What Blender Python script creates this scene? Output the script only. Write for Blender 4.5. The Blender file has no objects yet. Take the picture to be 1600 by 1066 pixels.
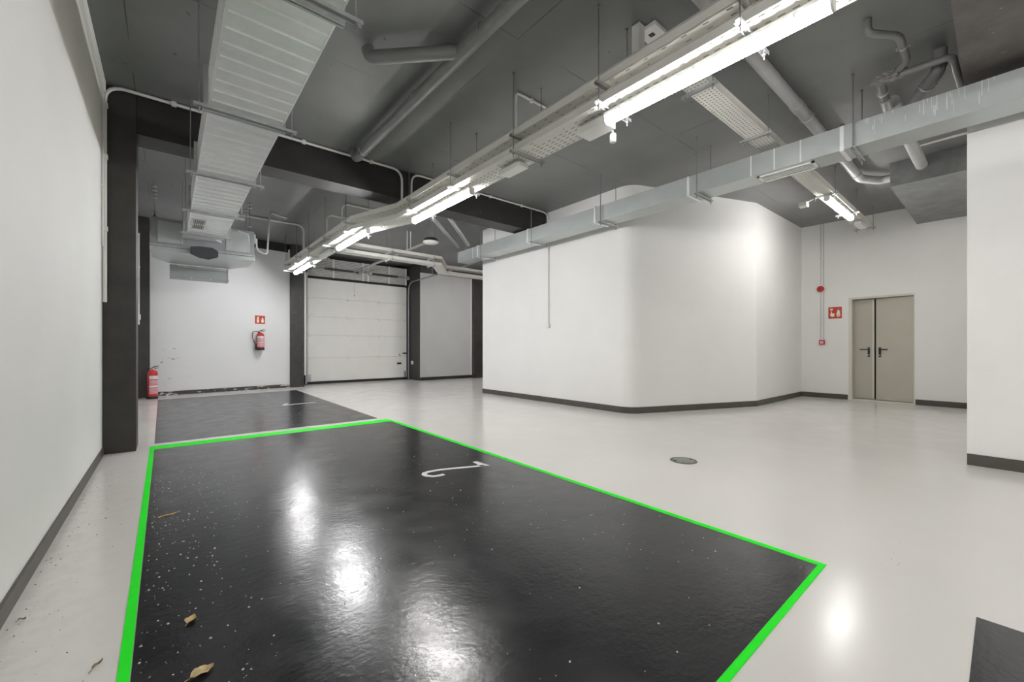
import bpy, bmesh, math, random
from mathutils import Vector, Matrix
random.seed(11)
SC = bpy.context.scene
COL = SC.collection
PI = math.pi

# ------------------------------------------------------------------ materials
def _mat(name):
    m = bpy.data.materials.new(name); m.use_nodes = True
    nt = m.node_tree
    b = nt.nodes['Principled BSDF']
    return m, nt, b

def N(nt, typ, **kw):
    n = nt.nodes.new(typ)
    for k, v in kw.items():
        if k in n.inputs.keys():
            n.inputs[k].default_value = v
        else:
            setattr(n, k, v)
    return n

def coords(nt, scale=(1, 1, 1)):
    # object coordinates: meshes are built in metres, so the grain keeps its real size
    tc = N(nt, 'ShaderNodeTexCoord')
    mp = N(nt, 'ShaderNodeMapping')
    mp.inputs['Scale'].default_value = scale
    nt.links.new(tc.outputs['Object'], mp.inputs['Vector'])
    return mp.outputs['Vector']

def noise(nt, vec, scale, detail=4, rough=0.55):
    n = N(nt, 'ShaderNodeTexNoise')
    n.inputs['Scale'].default_value = scale
    n.inputs['Detail'].default_value = detail
    n.inputs['Roughness'].default_value = rough
    nt.links.new(vec, n.inputs['Vector'])
    return n.outputs['Fac']

def ramp(nt, fac, stops):
    r = N(nt, 'ShaderNodeValToRGB')
    cr = r.color_ramp
    while len(cr.elements) < len(stops):
        cr.elements.new(0.5)
    for e, (p, c) in zip(cr.elements, stops):
        e.position = p
        e.color = (c[0], c[1], c[2], 1) if hasattr(c, '__len__') else (c, c, c, 1)
    nt.links.new(fac, r.inputs['Fac'])
    return r.outputs['Color']

def mix(nt, fac, a, b):
    mx = N(nt, 'ShaderNodeMix', data_type='RGBA')
    for sock, v in ((0, fac), (6, a), (7, b)):
        if hasattr(v, 'is_linked'):
            nt.links.new(v, mx.inputs[sock])
        elif sock == 0:
            mx.inputs[0].default_value = v
        else:
            mx.inputs[sock].default_value = (v[0], v[1], v[2], 1)
    return mx.outputs[2]

def bump(nt, b, h, strength, dist=0.01):
    bp = N(nt, 'ShaderNodeBump')
    bp.inputs['Strength'].default_value = strength
    bp.inputs['Distance'].default_value = dist
    nt.links.new(h, bp.inputs['Height'])
    nt.links.new(bp.outputs['Normal'], b.inputs['Normal'])

def plain(name, c, rough=0.5, metal=0.0, var=0.06, nscale=6, bmp=0.0, spec=0.5):
    m, nt, b = _mat(name)
    v = coords(nt)
    f = noise(nt, v, nscale, 5)
    lo = [x * (1 - var) for x in c]; hi = [min(1, x * (1 + var)) for x in c]
    nt.links.new(ramp(nt, f, [(0.3, lo), (0.7, hi)]), b.inputs['Base Color'])
    b.inputs['Roughness'].default_value = rough
    b.inputs['Metallic'].default_value = metal
    b.inputs['Specular IOR Level'].default_value = spec
    if bmp:
        bump(nt, b, noise(nt, v, nscale * 12, 4), bmp, 0.004)
    return m

M = {}
M['wall'] = plain('white_wall_paint', (0.82, 0.815, 0.80), 0.6, 0, 0.02, 1.5, 0.05, 0.3)
M['wall_far'] = None
M['grey_band'] = plain('warm_grey_paint', (0.80, 0.77, 0.725), 0.6, 0, 0.03, 2, 0.08, 0.3)
M['base'] = plain('dark_grey_skirting_paint', (0.078, 0.070, 0.062), 0.45, 0, 0.12, 9, 0.08)
M['panel_grey'] = plain('light_grey_panel_paint', (0.50, 0.50, 0.49), 0.5, 0, 0.03, 2)
M['white_steel'] = plain('white_coated_steel', (0.82, 0.815, 0.79), 0.4, 0, 0.03, 5)
M['tray'] = plain('cream_coated_tray_steel', (0.70, 0.685, 0.645), 0.45, 0, 0.03, 7)
M['white_plastic'] = plain('white_plastic', (0.78, 0.78, 0.76), 0.35, 0, 0.02, 8)
M['conduit'] = plain('pale_grey_conduit_plastic', (0.76, 0.755, 0.73), 0.45, 0, 0.04, 9)
M['conduit_grey'] = plain('grey_conduit_plastic', (0.56, 0.56, 0.545), 0.45, 0, 0.04, 9)
M['pvc'] = plain('painted_grey_drain_pipe', (0.19, 0.19, 0.185), 0.38, 0, 0.08, 6)
M['pvc_light'] = plain('grey_drain_pipe', (0.40, 0.40, 0.395), 0.35, 0, 0.06, 6)
M['rod'] = plain('zinc_threaded_rod', (0.30, 0.31, 0.31), 0.45, 0.7, 0.1, 30)
M['strut'] = plain('zinc_strut_rail', (0.55, 0.56, 0.56), 0.4, 0.75, 0.1, 14)
M['black_rubber'] = plain('black_rubber', (0.02, 0.02, 0.021), 0.6, 0, 0.1, 20)
M['black_plastic'] = plain('black_plastic', (0.015, 0.015, 0.016), 0.4, 0, 0.1, 20)
M['dark_canvas'] = plain('dark_grey_canvas_connector', (0.05, 0.053, 0.06), 0.7, 0, 0.1, 20)
M['red'] = plain('red_enamel', (0.56, 0.022, 0.03), 0.28, 0, 0.06, 8)
M['sign_red'] = plain('red_sign_print', (0.55, 0.05, 0.035), 0.4, 0, 0.04, 8)
M['sign_pale'] = plain('pale_luminescent_print', (0.86, 0.82, 0.62), 0.5, 0, 0.04, 8)
M['label_white'] = plain('white_printed_label', (0.78, 0.74, 0.74), 0.5, 0, 0.05, 20)
M['label_pink'] = plain('pale_red_printed_label', (0.66, 0.22, 0.26), 0.5, 0, 0.12, 60)
M['brass'] = plain('brass_valve', (0.60, 0.42, 0.22), 0.35, 0.8, 0.1, 20)
M['door_beige'] = plain('beige_grey_door_enamel', (0.50, 0.475, 0.40), 0.42, 0, 0.03, 3)
M['frame_beige'] = plain('pale_beige_frame_enamel', (0.64, 0.62, 0.56), 0.45, 0, 0.03, 3)
M['gate_white'] = plain('off_white_door_panel_paint', (0.88, 0.87, 0.83), 0.45, 0, 0.02, 3)
M['green'] = plain('bright_green_overlay', (0.012, 0.95, 0.016), 0.5, 0, 0.04, 12, 0, 0.2)
M['line_white'] = plain('white_line_paint', (0.80, 0.79, 0.77), 0.5, 0, 0.04, 20)
M['drain'] = plain('dull_drain_metal', (0.20, 0.20, 0.19), 0.5, 0.6, 0.2, 30)
M['leaf'] = plain('dry_tan_leaf', (0.52, 0.33, 0.15), 0.7, 0, 0.3, 60)
M['leaf_pale'] = plain('dry_pale_leaf', (0.58, 0.44, 0.24), 0.7, 0, 0.3, 50)
M['leaf_brown'] = plain('dry_brown_leaf', (0.24, 0.16, 0.09), 0.7, 0, 0.3, 50)
M['crumb'] = plain('pale_grit', (0.62, 0.59, 0.54), 0.8, 0, 0.25, 90)
M['grit'] = plain('dark_grit', (0.10, 0.09, 0.08), 0.8, 0, 0.3, 90)
M['twig'] = plain('dry_straw_twig', (0.60, 0.42, 0.16), 0.7, 0, 0.3, 50)

def galv(name, c, rough):
    m, nt, b = _mat(name)
    v = coords(nt)
    f = noise(nt, v, 9, 6, 0.65)
    big = noise(nt, v, 1.3, 3)
    col = mix(nt, big, [x * 0.86 for x in c], [min(1, x * 1.12) for x in c])
    col = mix(nt, ramp(nt, f, [(0.45, 0.0), (0.62, 0.35)]), col, [min(1, x * 1.1) for x in c])
    nt.links.new(col, b.inputs['Base Color'])
    b.inputs['Metallic'].default_value = 0.55
    rr = ramp(nt, f, [(0.3, rough * 0.85), (0.7, rough * 1.2)])
    nt.links.new(rr, b.inputs['Roughness'])
    bump(nt, b, noise(nt, v, 2.6, 2), 0.08, 0.03)
    return m
M['galv'] = galv('galvanised_sheet', (0.93, 0.935, 0.955), 0.36)
M['galv_dull'] = galv('dull_galvanised_sheet', (0.52, 0.555, 0.55), 0.36)
M['galv_unit'] = galv('galvanised_unit_casing', (0.36, 0.385, 0.39), 0.42)

def dark_paint(name, c, chip):
    m, nt, b = _mat(name)
    v = coords(nt)
    f = noise(nt, v, 5, 6, 0.6)
    col = ramp(nt, f, [(0.3, [x * 0.75 for x in c]), (0.72, [x * 1.25 for x in c])])
    chips = ramp(nt, noise(nt, v, 26, 2, 0.4), [(chip, 0.0), (chip + 0.015, 1.0)])
    nt.links.new(mix(nt, chips, col, (0.32, 0.31, 0.30)), b.inputs['Base Color'])
    b.inputs['Roughness'].default_value = 0.5
    bump(nt, b, f, 0.15, 0.006)
    return m
M['column'] = dark_paint('charcoal_column_paint', (0.043, 0.039, 0.035), 0.80)
M['pilaster'] = dark_paint('charcoal_pilaster_paint_chipped', (0.05, 0.047, 0.045), 0.745)
M['beam'] = dark_paint('charcoal_beam_paint', (0.027, 0.0245, 0.0225), 0.80)
M['bulk'] = dark_paint('dark_grey_bulkhead_paint', (0.20, 0.204, 0.202), 0.9)
M['beam_brown'] = dark_paint('brownish_grey_beam_paint', (0.115, 0.104, 0.095), 0.77)

# ceiling: dark grey paint over boarded concrete, faint open seams
def ceiling_mat():
    m, nt, b = _mat('dark_grey_ceiling_paint')
    tc = N(nt, 'ShaderNodeTexCoord')
    v = tc.outputs['Object']
    f = noise(nt, v, 2.2, 6, 0.6)
    col = ramp(nt, f, [(0.3, (0.185, 0.187, 0.184)), (0.7, (0.215, 0.218, 0.213))])
    sep = N(nt, 'ShaderNodeSeparateXYZ'); nt.links.new(v, sep.inputs[0])
    def seam(axis, period, phase, w):
        a = N(nt, 'ShaderNodeMath', operation='ADD'); a.inputs[1].default_value = phase
        nt.links.new(sep.outputs[axis], a.inputs[0])
        mo = N(nt, 'ShaderNodeMath', operation='PINGPONG'); mo.inputs[1].default_value = period / 2
        nt.links.new(a.outputs[0], mo.inputs[0])
        lt = N(nt, 'ShaderNodeMath', operation='LESS_THAN'); lt.inputs[1].default_value = w
        nt.links.new(mo.outputs[0], lt.inputs[0])
        return lt.outputs[0]
    s1 = seam('Y', 1.25, -3.87 + 5.0, 0.004)
    s2 = seam('X', 2.5, -2.25 + 5.0, 0.004)
    mxm = N(nt, 'ShaderNodeMath', operation='MAXIMUM')
    nt.links.new(s1, mxm.inputs[0]); nt.links.new(s2, mxm.inputs[1])
    br = ramp(nt, noise(nt, v, 1.1, 2), [(0.46, 0.0), (0.56, 0.8)])
    mm = N(nt, 'ShaderNodeMath', operation='MULTIPLY')
    nt.links.new(mxm.outputs[0], mm.inputs[0]); nt.links.new(br, mm.inputs[1])
    spots = ramp(nt, noise(nt, v, 11, 2, 0.4), [(0.745, 0.0), (0.76, 0.6)])
    col = mix(nt, spots, col, (0.05, 0.05, 0.05))
    nt.links.new(mix(nt, mm.outputs[0], col, (0.03, 0.03, 0.03)), b.inputs['Base Color'])
    b.inputs['Roughness'].default_value = 0.42
    bump(nt, b, f, 0.12, 0.01)
    return m
M['ceiling'] = ceiling_mat()

# far wall: white paint with a few scuffs low by the corner
def far_wall_mat():
    m, nt, b = _mat('white_wall_paint_scuffed')
    tc = N(nt, 'ShaderNodeTexCoord'); v = tc.outputs['Object']
    base = ramp(nt, noise(nt, v, 1.2, 4), [(0.3, (0.79, 0.795, 0.80)), (0.7, (0.82, 0.825, 0.83))])
    mp = N(nt, 'ShaderNodeMapping'); mp.inputs['Scale'].default_value = (5, 5, 9)
    nt.links.new(v, mp.inputs['Vector'])
    sc = ramp(nt, noise(nt, mp.outputs['Vector'], 1.6, 4, 0.6), [(0.635, 0.0), (0.68, 0.8)])
    g = N(nt, 'ShaderNodeVectorMath', operation='DISTANCE')
    g.inputs[1].default_value = (0.05, 11.8, 0.68)
    nt.links.new(v, g.inputs[0])
    near = ramp(nt, g.outputs['Value'], [(0.22, 1.0), (0.52, 0.0)])
    mm = N(nt, 'ShaderNodeMath', operation='MULTIPLY')
    nt.links.new(sc, mm.inputs[0]); nt.links.new(near, mm.inputs[1])
    nt.links.new(mix(nt, mm.outputs[0], base, (0.12, 0.12, 0.12)), b.inputs['Base Color'])
    b.inputs['Roughness'].default_value = 0.55
    return m
M['wall_far'] = far_wall_mat()

# skirting with flaked white patches
def flaked_mat():
    m, nt, b = _mat('flaking_dark_skirting_paint')
    v = coords(nt, (1, 1, 2.5))
    f = ramp(nt, noise(nt, v, 7, 4, 0.6), [(0.58, 0.0), (0.62, 1.0)])
    nt.links.new(mix(nt, f, (0.065, 0.06, 0.055), (0.62, 0.61, 0.59)), b.inputs['Base Color'])
    b.inputs['Roughness'].default_value = 0.6
    return m
M['base_flaked'] = flaked_mat()

# pale epoxy floor
def floor_mat():
    m, nt, b = _mat('pale_epoxy_floor')
    v = coords(nt)
    big = noise(nt, v, 0.7, 4)
    col = ramp(nt, big, [(0.3, (0.735, 0.715, 0.685)), (0.7, (0.77, 0.75, 0.72))])
    # dusty strip along the left wall
    tc = N(nt, 'ShaderNodeTexCoord'); sep = N(nt, 'ShaderNodeSeparateXYZ')
    nt.links.new(tc.outputs['Object'], sep.inputs[0])
    strip = ramp(nt, sep.outputs['X'], [(0.0, 1.0), (0.02, 0.0)])
    mr = N(nt, 'ShaderNodeMapRange')
    mr.inputs['From Min'].default_value = -0.5; mr.inputs['From Max'].default_value = -0.1
    mr.inputs['To Min'].default_value = 1; mr.inputs['To Max'].default_value = 0
    nt.links.new(sep.outputs['X'], mr.inputs['Value'])
    dn = ramp(nt, noise(nt, v, 14, 6, 0.7), [(0.42, 0.0), (0.7, 0.55)])
    mm = N(nt, 'ShaderNodeMath', operation='MULTIPLY')
    nt.links.new(mr.outputs['Result'], mm.inputs[0]); nt.links.new(dn, mm.inputs[1])
    col = mix(nt, mm.outputs[0], col, (0.56, 0.53, 0.495))
    fine = ramp(nt, noise(nt, v, 55, 3, 0.5), [(0.72, 0.0), (0.75, 0.30)])
    col = mix(nt, fine, col, (0.42, 0.40, 0.37))
    nt.links.new(col, b.inputs['Base Color'])
    nt.links.new(ramp(nt, noise(nt, v, 3.0, 5), [(0.3, 0.16), (0.7, 0.23)]), b.inputs['Roughness'])
    bump(nt, b, noise(nt, v, 2.0, 3), 0.02, 0.01)
    return m
M['floor'] = floor_mat()

# glossy black bay paint: wavy, scuffed
def bay_mat():
    m, nt, b = _mat('glossy_black_bay_paint')
    v = coords(nt)
    st = coords(nt, (1.0, 6.0, 1))
    scuff = ramp(nt, noise(nt, st, 3.0, 6, 0.65), [(0.52, 0.0), (0.85, 0.4)])
    col = mix(nt, scuff, (0.0125, 0.013, 0.0155), (0.032, 0.033, 0.036))
    dust = ramp(nt, noise(nt, v, 1.1, 6, 0.7), [(0.45, 0.0), (0.75, 0.35)])
    col = mix(nt, dust, col, (0.036, 0.035, 0.034))
    nt.links.new(col, b.inputs['Base Color'])
    nt.links.new(ramp(nt, noise(nt, v, 4.5, 6, 0.65), [(0.3, 0.17), (0.72, 0.28)]), b.inputs['Roughness'])
    b.inputs['IOR'].default_value = 1.7
    h1 = noise(nt, v, 48, 3, 0.55)
    h2 = noise(nt, coords(nt, (1.6, 2.6, 1)), 9, 4, 0.6)
    ad = N(nt, 'ShaderNodeMath', operation='MULTIPLY_ADD'); ad.inputs[1].default_value = 1.6
    nt.links.new(h2, ad.inputs[0]); nt.links.new(h1, ad.inputs[2])
    bump(nt, b, ad.outputs[0], 0.15, 0.004)
    return m
M['bay'] = bay_mat()

def emit(name, c, s):
    m, nt, b = _mat(name)
    b.inputs['Base Color'].default_value = (0.9, 0.9, 0.9, 1)
    b.inputs['Emission Color'].default_value = (*c, 1)
    b.inputs['Emission Strength'].default_value = s
    return m
LAMP = 34.0
M['tube'] = emit('lit_opal_diffuser', (1.0, 0.985, 0.962), LAMP)

# ------------------------------------------------------------------ mesh building
class MB:
    """collects shapes in world metres; build() links them as ONE mesh object"""
    def __init__(s):
        s.v = []; s.f = []; s.sm = []
    def add(s, vs, fs, smooth=False):
        o = len(s.v)
        s.v += [tuple(v) for v in vs]
        s.f += [tuple(i + o for i in f) for f in fs]
        s.sm += [smooth] * len(fs)
        return s
    def box(s, x0, x1, y0, y1, z0, z1, mtx=None):
        x0, x1 = sorted((x0, x1)); y0, y1 = sorted((y0, y1)); z0, z1 = sorted((z0, z1))
        vs = [Vector((x, y, z)) for z in (z0, z1) for y in (y0, y1) for x in (x0, x1)]
        if mtx is not None: vs = [mtx @ v for v in vs]
        return s.add(vs, [(0, 2, 3, 1), (4, 5, 7, 6), (0, 1, 5, 4), (1, 3, 7, 5), (3, 2, 6, 7), (2, 0, 4, 6)])
    def bbox(s, x0, x1, y0, y1, z0, z1, bev=0.004, mtx=None):
        """box with chamfered edges"""
        bm = bmesh.new(); bmesh.ops.create_cube(bm, size=1)
        for v in bm.verts:
            v.co = Vector(((x0 + x1) / 2 + v.co.x * (x1 - x0), (y0 + y1) / 2 + v.co.y * (y1 - y0), (z0 + z1) / 2 + v.co.z * (z1 - z0)))
        bmesh.ops.bevel(bm, geom=bm.edges[:], offset=bev, segments=2, affect='EDGES', profile=0.6)
        return s.bm(bm, mtx)
    def bm(s, bm, mtx=None, smooth=False):
        bm.verts.index_update()
        vs = [(mtx @ v.co) if mtx is not None else v.co.copy() for v in bm.verts]
        fs = [[v.index for v in f.verts] for f in bm.faces]
        bm.free()
        return s.add(vs, fs, smooth)
    def prism(s, poly, z0, z1):
        """plan polygon, counter-clockwise, extruded in z"""
        n = len(poly)
        vs = [(x, y, z0) for x, y in poly] + [(x, y, z1) for x, y in poly]
        fs = [tuple(range(n - 1, -1, -1)), tuple(range(n, 2 * n))] + [(i, (i + 1) % n, n + (i + 1) % n, n + i) for i in range(n)]
        return s.add(vs, fs)
    def extr(s, prof, a, b, up=(0, 0, 1)):
        """profile in (side, up) swept straight from a to b, closed"""
        a = Vector(a); b = Vector(b); d = (b - a).normalized(); up = Vector(up)
        side = d.cross(up).normalized(); upv = side.cross(d)
        n = len(prof)
        vs = [p + side * u + upv * w for p in (a, b) for u, w in prof]
        fs = [tuple(range(n)), tuple(range(2 * n - 1, n - 1, -1))] + [(i, n + i, n + (i + 1) % n, (i + 1) % n) for i in range(n)]
        return s.add(vs, fs)
    def tube(s, pts, r, n=12, caps=True):
        pts = [Vector(p) for p in pts]
        rings = []
        t0 = (pts[1] - pts[0]).normalized()
        ref = Vector((0, 0, 1)) if abs(t0.z) < 0.9 else Vector((1, 0, 0))
        u = t0.cross(ref).normalized()
        for i, p in enumerate(pts):
            if i == 0: t = (pts[1] - p)
            elif i == len(pts) - 1: t = (p - pts[i - 1])
            else: t = (pts[i + 1] - p).normalized() + (p - pts[i - 1]).normalized()
            t.normalize()
            u = (u - t * u.dot(t)).normalized(); w = t.cross(u)
            rr = r[i] if hasattr(r, '__len__') else r
            rings.append([p + (u * math.cos(2 * PI * k / n) + w * math.sin(2 * PI * k / n)) * rr for k in range(n)])
        vs = [v for R in rings for v in R]
        fs = [(i * n + k, i * n + (k + 1) % n, (i + 1) * n + (k + 1) % n, (i + 1) * n + k) for i in range(len(pts) - 1) for k in range(n)]
        s.add(vs, fs, True)
        if caps:
            o = len(s.v) - len(vs)
            s.f += [tuple(o + k for k in range(n - 1, -1, -1)), tuple(o + len(vs) - n + k for k in range(n))]
            s.sm += [False, False]
        return s
    def cyl(s, a, b, r, n=16):
        return s.tube([a, b], r, n)
    def lathe(s, prof, c, n=24, axis='Z'):
        """profile of (radius, height) turned about the vertical through c (axis Z), or about X / Y"""
        vs = []
        for r, h in prof:
            for k in range(n):
                a = 2 * PI * k / n
                p = (r * math.cos(a), r * math.sin(a), h)
                if axis == 'X': p = (p[2], p[0], p[1])
                if axis == 'Y': p = (p[1], p[2], p[0])
                vs.append((c[0] + p[0], c[1] + p[1], c[2] + p[2]))
        m = len(prof)
        fs = [(i * n + k, i * n + (k + 1) % n, (i + 1) * n + (k + 1) % n, (i + 1) * n + k) for i in range(m - 1) for k in range(n)]
        fs += [tuple(range(n - 1, -1, -1)), tuple((m - 1) * n + k for k in range(n))]
        return s.add(vs, fs, True)
    def ribbon(s, pts, w, z0, z1):
        """flat stroke of width w along plan points, mitred"""
        pts = [Vector((p[0], p[1])) for p in pts]
        L, R = [], []
        for i, p in enumerate(pts):
            d1 = (p - pts[i - 1]).normalized() if i else None
            d2 = (pts[i + 1] - p).normalized() if i < len(pts) - 1 else None
            n1 = Vector((-d1.y, d1.x)) if d1 else None
            n2 = Vector((-d2.y, d2.x)) if d2 else None
            if n1 is None: m = n2
            elif n2 is None: m = n1
            else:
                m = (n1 + n2)
                m = m / max(0.35, m.length_squared / 2) if m.length > 0.05 else n1
            L.append(p + m * w / 2); R.append(p - m * w / 2)
        for i in range(len(pts) - 1):
            q = [R[i], R[i + 1], L[i + 1], L[i]]
            s.prism([(a.x, a.y) for a in q], z0, z1)
        return s
    def build(s, name, mat, parent=None, loc=None, recalc=True):
        off = Vector(loc) if loc is not None else Vector((0, 0, 0))
        if parent is not None:
            r = parent
            while r.parent: r = r.parent
            off = Vector(r.location)
        me = bpy.data.meshes.new(name)
        me.from_pydata([Vector(v) - off for v in s.v], [], s.f)
        me.polygons.foreach_set('use_smooth', s.sm)
        if recalc:
            bm = bmesh.new(); bm.from_mesh(me)
            bmesh.ops.recalc_face_normals(bm, faces=bm.faces[:])
            bm.to_mesh(me); bm.free()
        me.materials.append(mat); me.update()
        o = bpy.data.objects.new(name, me); COL.objects.link(o)
        if parent is not None: o.parent = parent
        else: o.location = off
        if any(s.sm):
            try:
                me.set_sharp_from_angle(angle=0.7)
            except Exception:
                pass
        return o

def fillet(pts, r, n=6):
    """polyline with rounded corners"""
    pts = [Vector(p) for p in pts]; out = [pts[0]]
    for i in range(1, len(pts) - 1):
        p = pts[i]; a = (pts[i - 1] - p); b = (pts[i + 1] - p)
        d = min(r, a.length * 0.48, b.length * 0.48)
        a = p + a.normalized() * d; b = p + b.normalized() * d
        for k in range(n + 1):
            t = k / n
            out.append(a * (1 - t) ** 2 + p * 2 * t * (1 - t) + b * t ** 2)
    out.append(pts[-1])
    return out

def tag(o, label, cat, group=None, kind=None):
    o['label'] = label; o['category'] = cat
    if group: o['group'] = group
    if kind: o['kind'] = kind
    return o

def thing(name, label, cat, loc=(0, 0, 0), group=None, rz=0):
    o = bpy.data.objects.new(name, None); COL.objects.link(o)
    o.empty_display_size = 0.1
    o.location = loc; o.rotation_euler = (0, 0, rz)
    return tag(o, label, cat, group)

def struct(name, mb, mat, parent=None):
    o = mb.build(name, mat, parent)
    if parent is None: o['kind'] = 'structure'
    return o

def copy_tree(o, loc, label, rz=None):
    c = o.copy(); COL.objects.link(c); c.location = loc
    if rz is not None: c.rotation_euler = (0, 0, rz)
    c['label'] = label
    def rec(src, dst):
        for ch in [x for x in bpy.data.objects if x.parent == src and x != dst]:
            d = ch.copy(); COL.objects.link(d); d.parent = dst
            rec(ch, d)
    rec(o, c)
    return c

# ------------------------------------------------------------------ the setting
CE, CB = 3.63, 3.76          # ceiling heights, front hall / loading bay
XL = -0.49                   # left wall
YB0, YB1 = 5.65, 6.0         # cross beam
REAR = -4.6

struct('floor', MB().box(-0.7, 11.0, REAR - 0.2, 13.2, -0.12, 0.0), M['floor'])
struct('ceiling', MB().box(-0.7, 11.0, REAR - 0.2, YB0 + 0.02, CE, CE + 0.25), M['ceiling'])
struct('ceiling', MB().box(-0.7, 11.0, YB0 + 0.04, 13.2, CB, CB + 0.12), M['ceiling'])
struct('wall_left', MB().box(XL - 0.2, XL, REAR, 12.2, 0, CE), M['wall'])
struct('trim_1', MB().box(XL, XL + 0.004, REAR, YB0 - 0.002, 2.915, CE), M['grey_band'])
struct('trim_2', MB().bbox(XL + 0.005, XL + 0.03, REAR, YB0 - 0.06, CE - 0.115, CE - 0.004, 0.003), M['wall'])
struct('wall_rear', MB().box(-0.7, 11, REAR - 0.2, REAR, 0, CE), M['wall'])
struct('wall_column', MB().bbox(XL, -0.245, YB0, YB1, 0, CB - 0.002, 0.006), M['column'])
struct('ceiling_beam', MB().box(-0.243, 5.588, YB0, YB1, 3.215, CB - 0.002), M['beam'])

# white block in the middle of the hall: straight face, rounded corner, oblique face
corner = fillet([(5.59, 5.0, 0), (5.59, 3.80, 0), (7.2, 3.205, 0)], 0.22, 10)
front = [(5.59, 7.76)] + [(p.x, p.y) for p in corner[1:-1]] + [(8.07, 2.86), (10.48, 2.84)]
block = front + [(10.7, 2.84), (10.7, 7.76)]
struct('wall_middle', MB().prism(block, 0, CB - 0.002), M['wall'])
def skirting(name, pts, h=0.10, t=0.012, mat=None):
    """thin strip following plan points, on their right-hand side"""
    mb = MB()
    P = [Vector((a, b)) for a, b in pts]
    off = []
    for i, p in enumerate(P):
        d1 = (p - P[i - 1]).normalized() if i else (P[1] - p).normalized()
        d2 = (P[i + 1] - p).normalized() if i < len(P) - 1 else d1
        n = Vector((d1.y, -d1.x)) + Vector((d2.y, -d2.x)); n.normalize()
        k = max(0.5, n.dot(Vector((d1.y, -d1.x))))
        off.append(p + n * t / k)
    n = len(P)
    vs = [(p.x, p.y, z) for p in P for z in (0.0005, h)] + [(p.x, p.y, z) for p in off for z in (0.0005, h)]
    fs = []
    for i in range(n - 1):
        a, b = 2 * i, 2 * i + 2; c, d = 2 * n + 2 * i, 2 * n + 2 * i + 2
        fs += [(c, d, d + 1, c + 1), (c + 1, d + 1, b + 1, a + 1), (a, b, d, c), (b, a, a + 1, b + 1)]
    fs += [(0, 2 * n, 2 * n + 1, 1), (2 * n - 2, 2 * n - 1, 4 * n - 1, 4 * n - 2)]
    mb.add(vs, fs)
    return struct(name, mb, mat or M['base'])
skirting('baseboard_middle', [(5.592, 7.76)] + front[1:])
XD = 10.5                    # wall with the fire door
YD0, YD1 = 1.083, 2.035      # door opening
DZ = 2.046
dw = MB()
dw.box(XD, XD + 0.3, YD1, 2.839, 0, CE).box(XD, XD + 0.3, 0.23, YD0, 0, CE).box(XD, XD + 0.3, YD0, YD1, DZ, CE)
struct('wall_far_right', dw, M['wall'])
skirting('baseboard_far_right', [(XD - 0.001, 2.83), (XD - 0.001, YD1 + 0.012)])
skirting('baseboard_far_right', [(XD - 0.001, YD0 - 0.012), (XD - 0.001, 0.235)])
struct('wall_right', MB().box(5.51, 11.0, REAR, 0.229, 0, CE), M['wall'])
skirting('baseboard_right', [(5.509, 0.229), (5.509, REAR)])
skirting('baseboard_left', [(XL + 0.001, REAR), (XL + 0.001, YB0 - 0.001)], 0.075)
struct('ceiling_bulkhead', MB().box(7.78, XD - 0.002, 0.232, 1.05, 3.30, CE - 0.002), M['bulk'])
struct('ceiling_beam', MB().box(3.2, 5.508, REAR, 0.235, 3.29, CE - 0.002), M['beam_brown'])

# loading-bay end
fa, fb = (XL, 11.74), (2.47, 12.10)
struct('wall_back', MB().prism([fa, fb, (2.47, 12.5), (XL, 12.5)], 0, 3.54), M['wall_far'])
struct('trim_3', MB().prism([(XL, 11.735), (2.47, 12.095), (2.47, 12.5), (XL, 12.5)], 3.542, CB - 0.002), M['beam'])
skirting('baseboard_back', [(-0.30, 11.763), (2.465, 12.099)], 0.085, 0.03, M['base_flaked'])
struct('wall_column', MB().bbox(XL + 0.001, -0.29, 11.45, 11.80, 0, CB - 0.002, 0.006), M['column'])
struct('wall_column', MB().bbox(2.472, 2.80, 12.02, 12.95, 0, CB - 0.002, 0.006), M['pilaster'])
struct('wall_back', MB().box(2.78, 6.3, 12.952, 13.15, 0, CB - 0.002), M['beam'])
struct('wall_column', MB().box(6.14, 6.3, 11.92, 12.94, 0, CB - 0.002), M['column'])
struct('wall_back', MB().box(6.14, 8.08, 11.88, 11.918, 0.10, 3.42), M['panel_grey'])
struct('trim_4', MB().box(6.14, 8.08, 11.875, 11.918, 3.422, CB - 0.002).box(6.14, 8.08, 11.875, 11.918, 0.0005, 0.098), M['beam'])
struct('trim_5', MB().box(8.05, 8.082, 11.86, 11.879, 0.10, 3.42), M['wall'])
struct('wall_column', MB().box(8.084, 9.4, 11.70, 12.0, 0, CB - 0.002), M['column'])
struct('wall_far_side', MB().box(9.0, 9.2, 7.762, 11.698, 0, CB - 0.002), M['beam'])

# ------------------------------------------------------------------ painted floor
def bay(poly, label):
    o = MB().prism(poly, 0.0004, 0.0022).build('parking_bay', M['bay'])
    return tag(o, label, 'parking bay', 'black painted parking bays')
bay([(-0.095, -4.4), (2.415, -4.4), (2.415, 0.076), (-0.095, 0.076)], 'glossy black painted bay of which only one corner shows beside the pale floor strip')
bay([(-0.085, 0.585), (2.40, 0.585), (2.43, 5.60), (-0.105, 5.60)], 'large glossy black parking bay outlined in green with a painted figure two')
bay([(-0.11, 5.95), (2.385, 5.965), (2.42, 11.17), (-0.15, 10.87)], 'greyish black parking bay between the green outline and the wall with the extinguisher')

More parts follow.
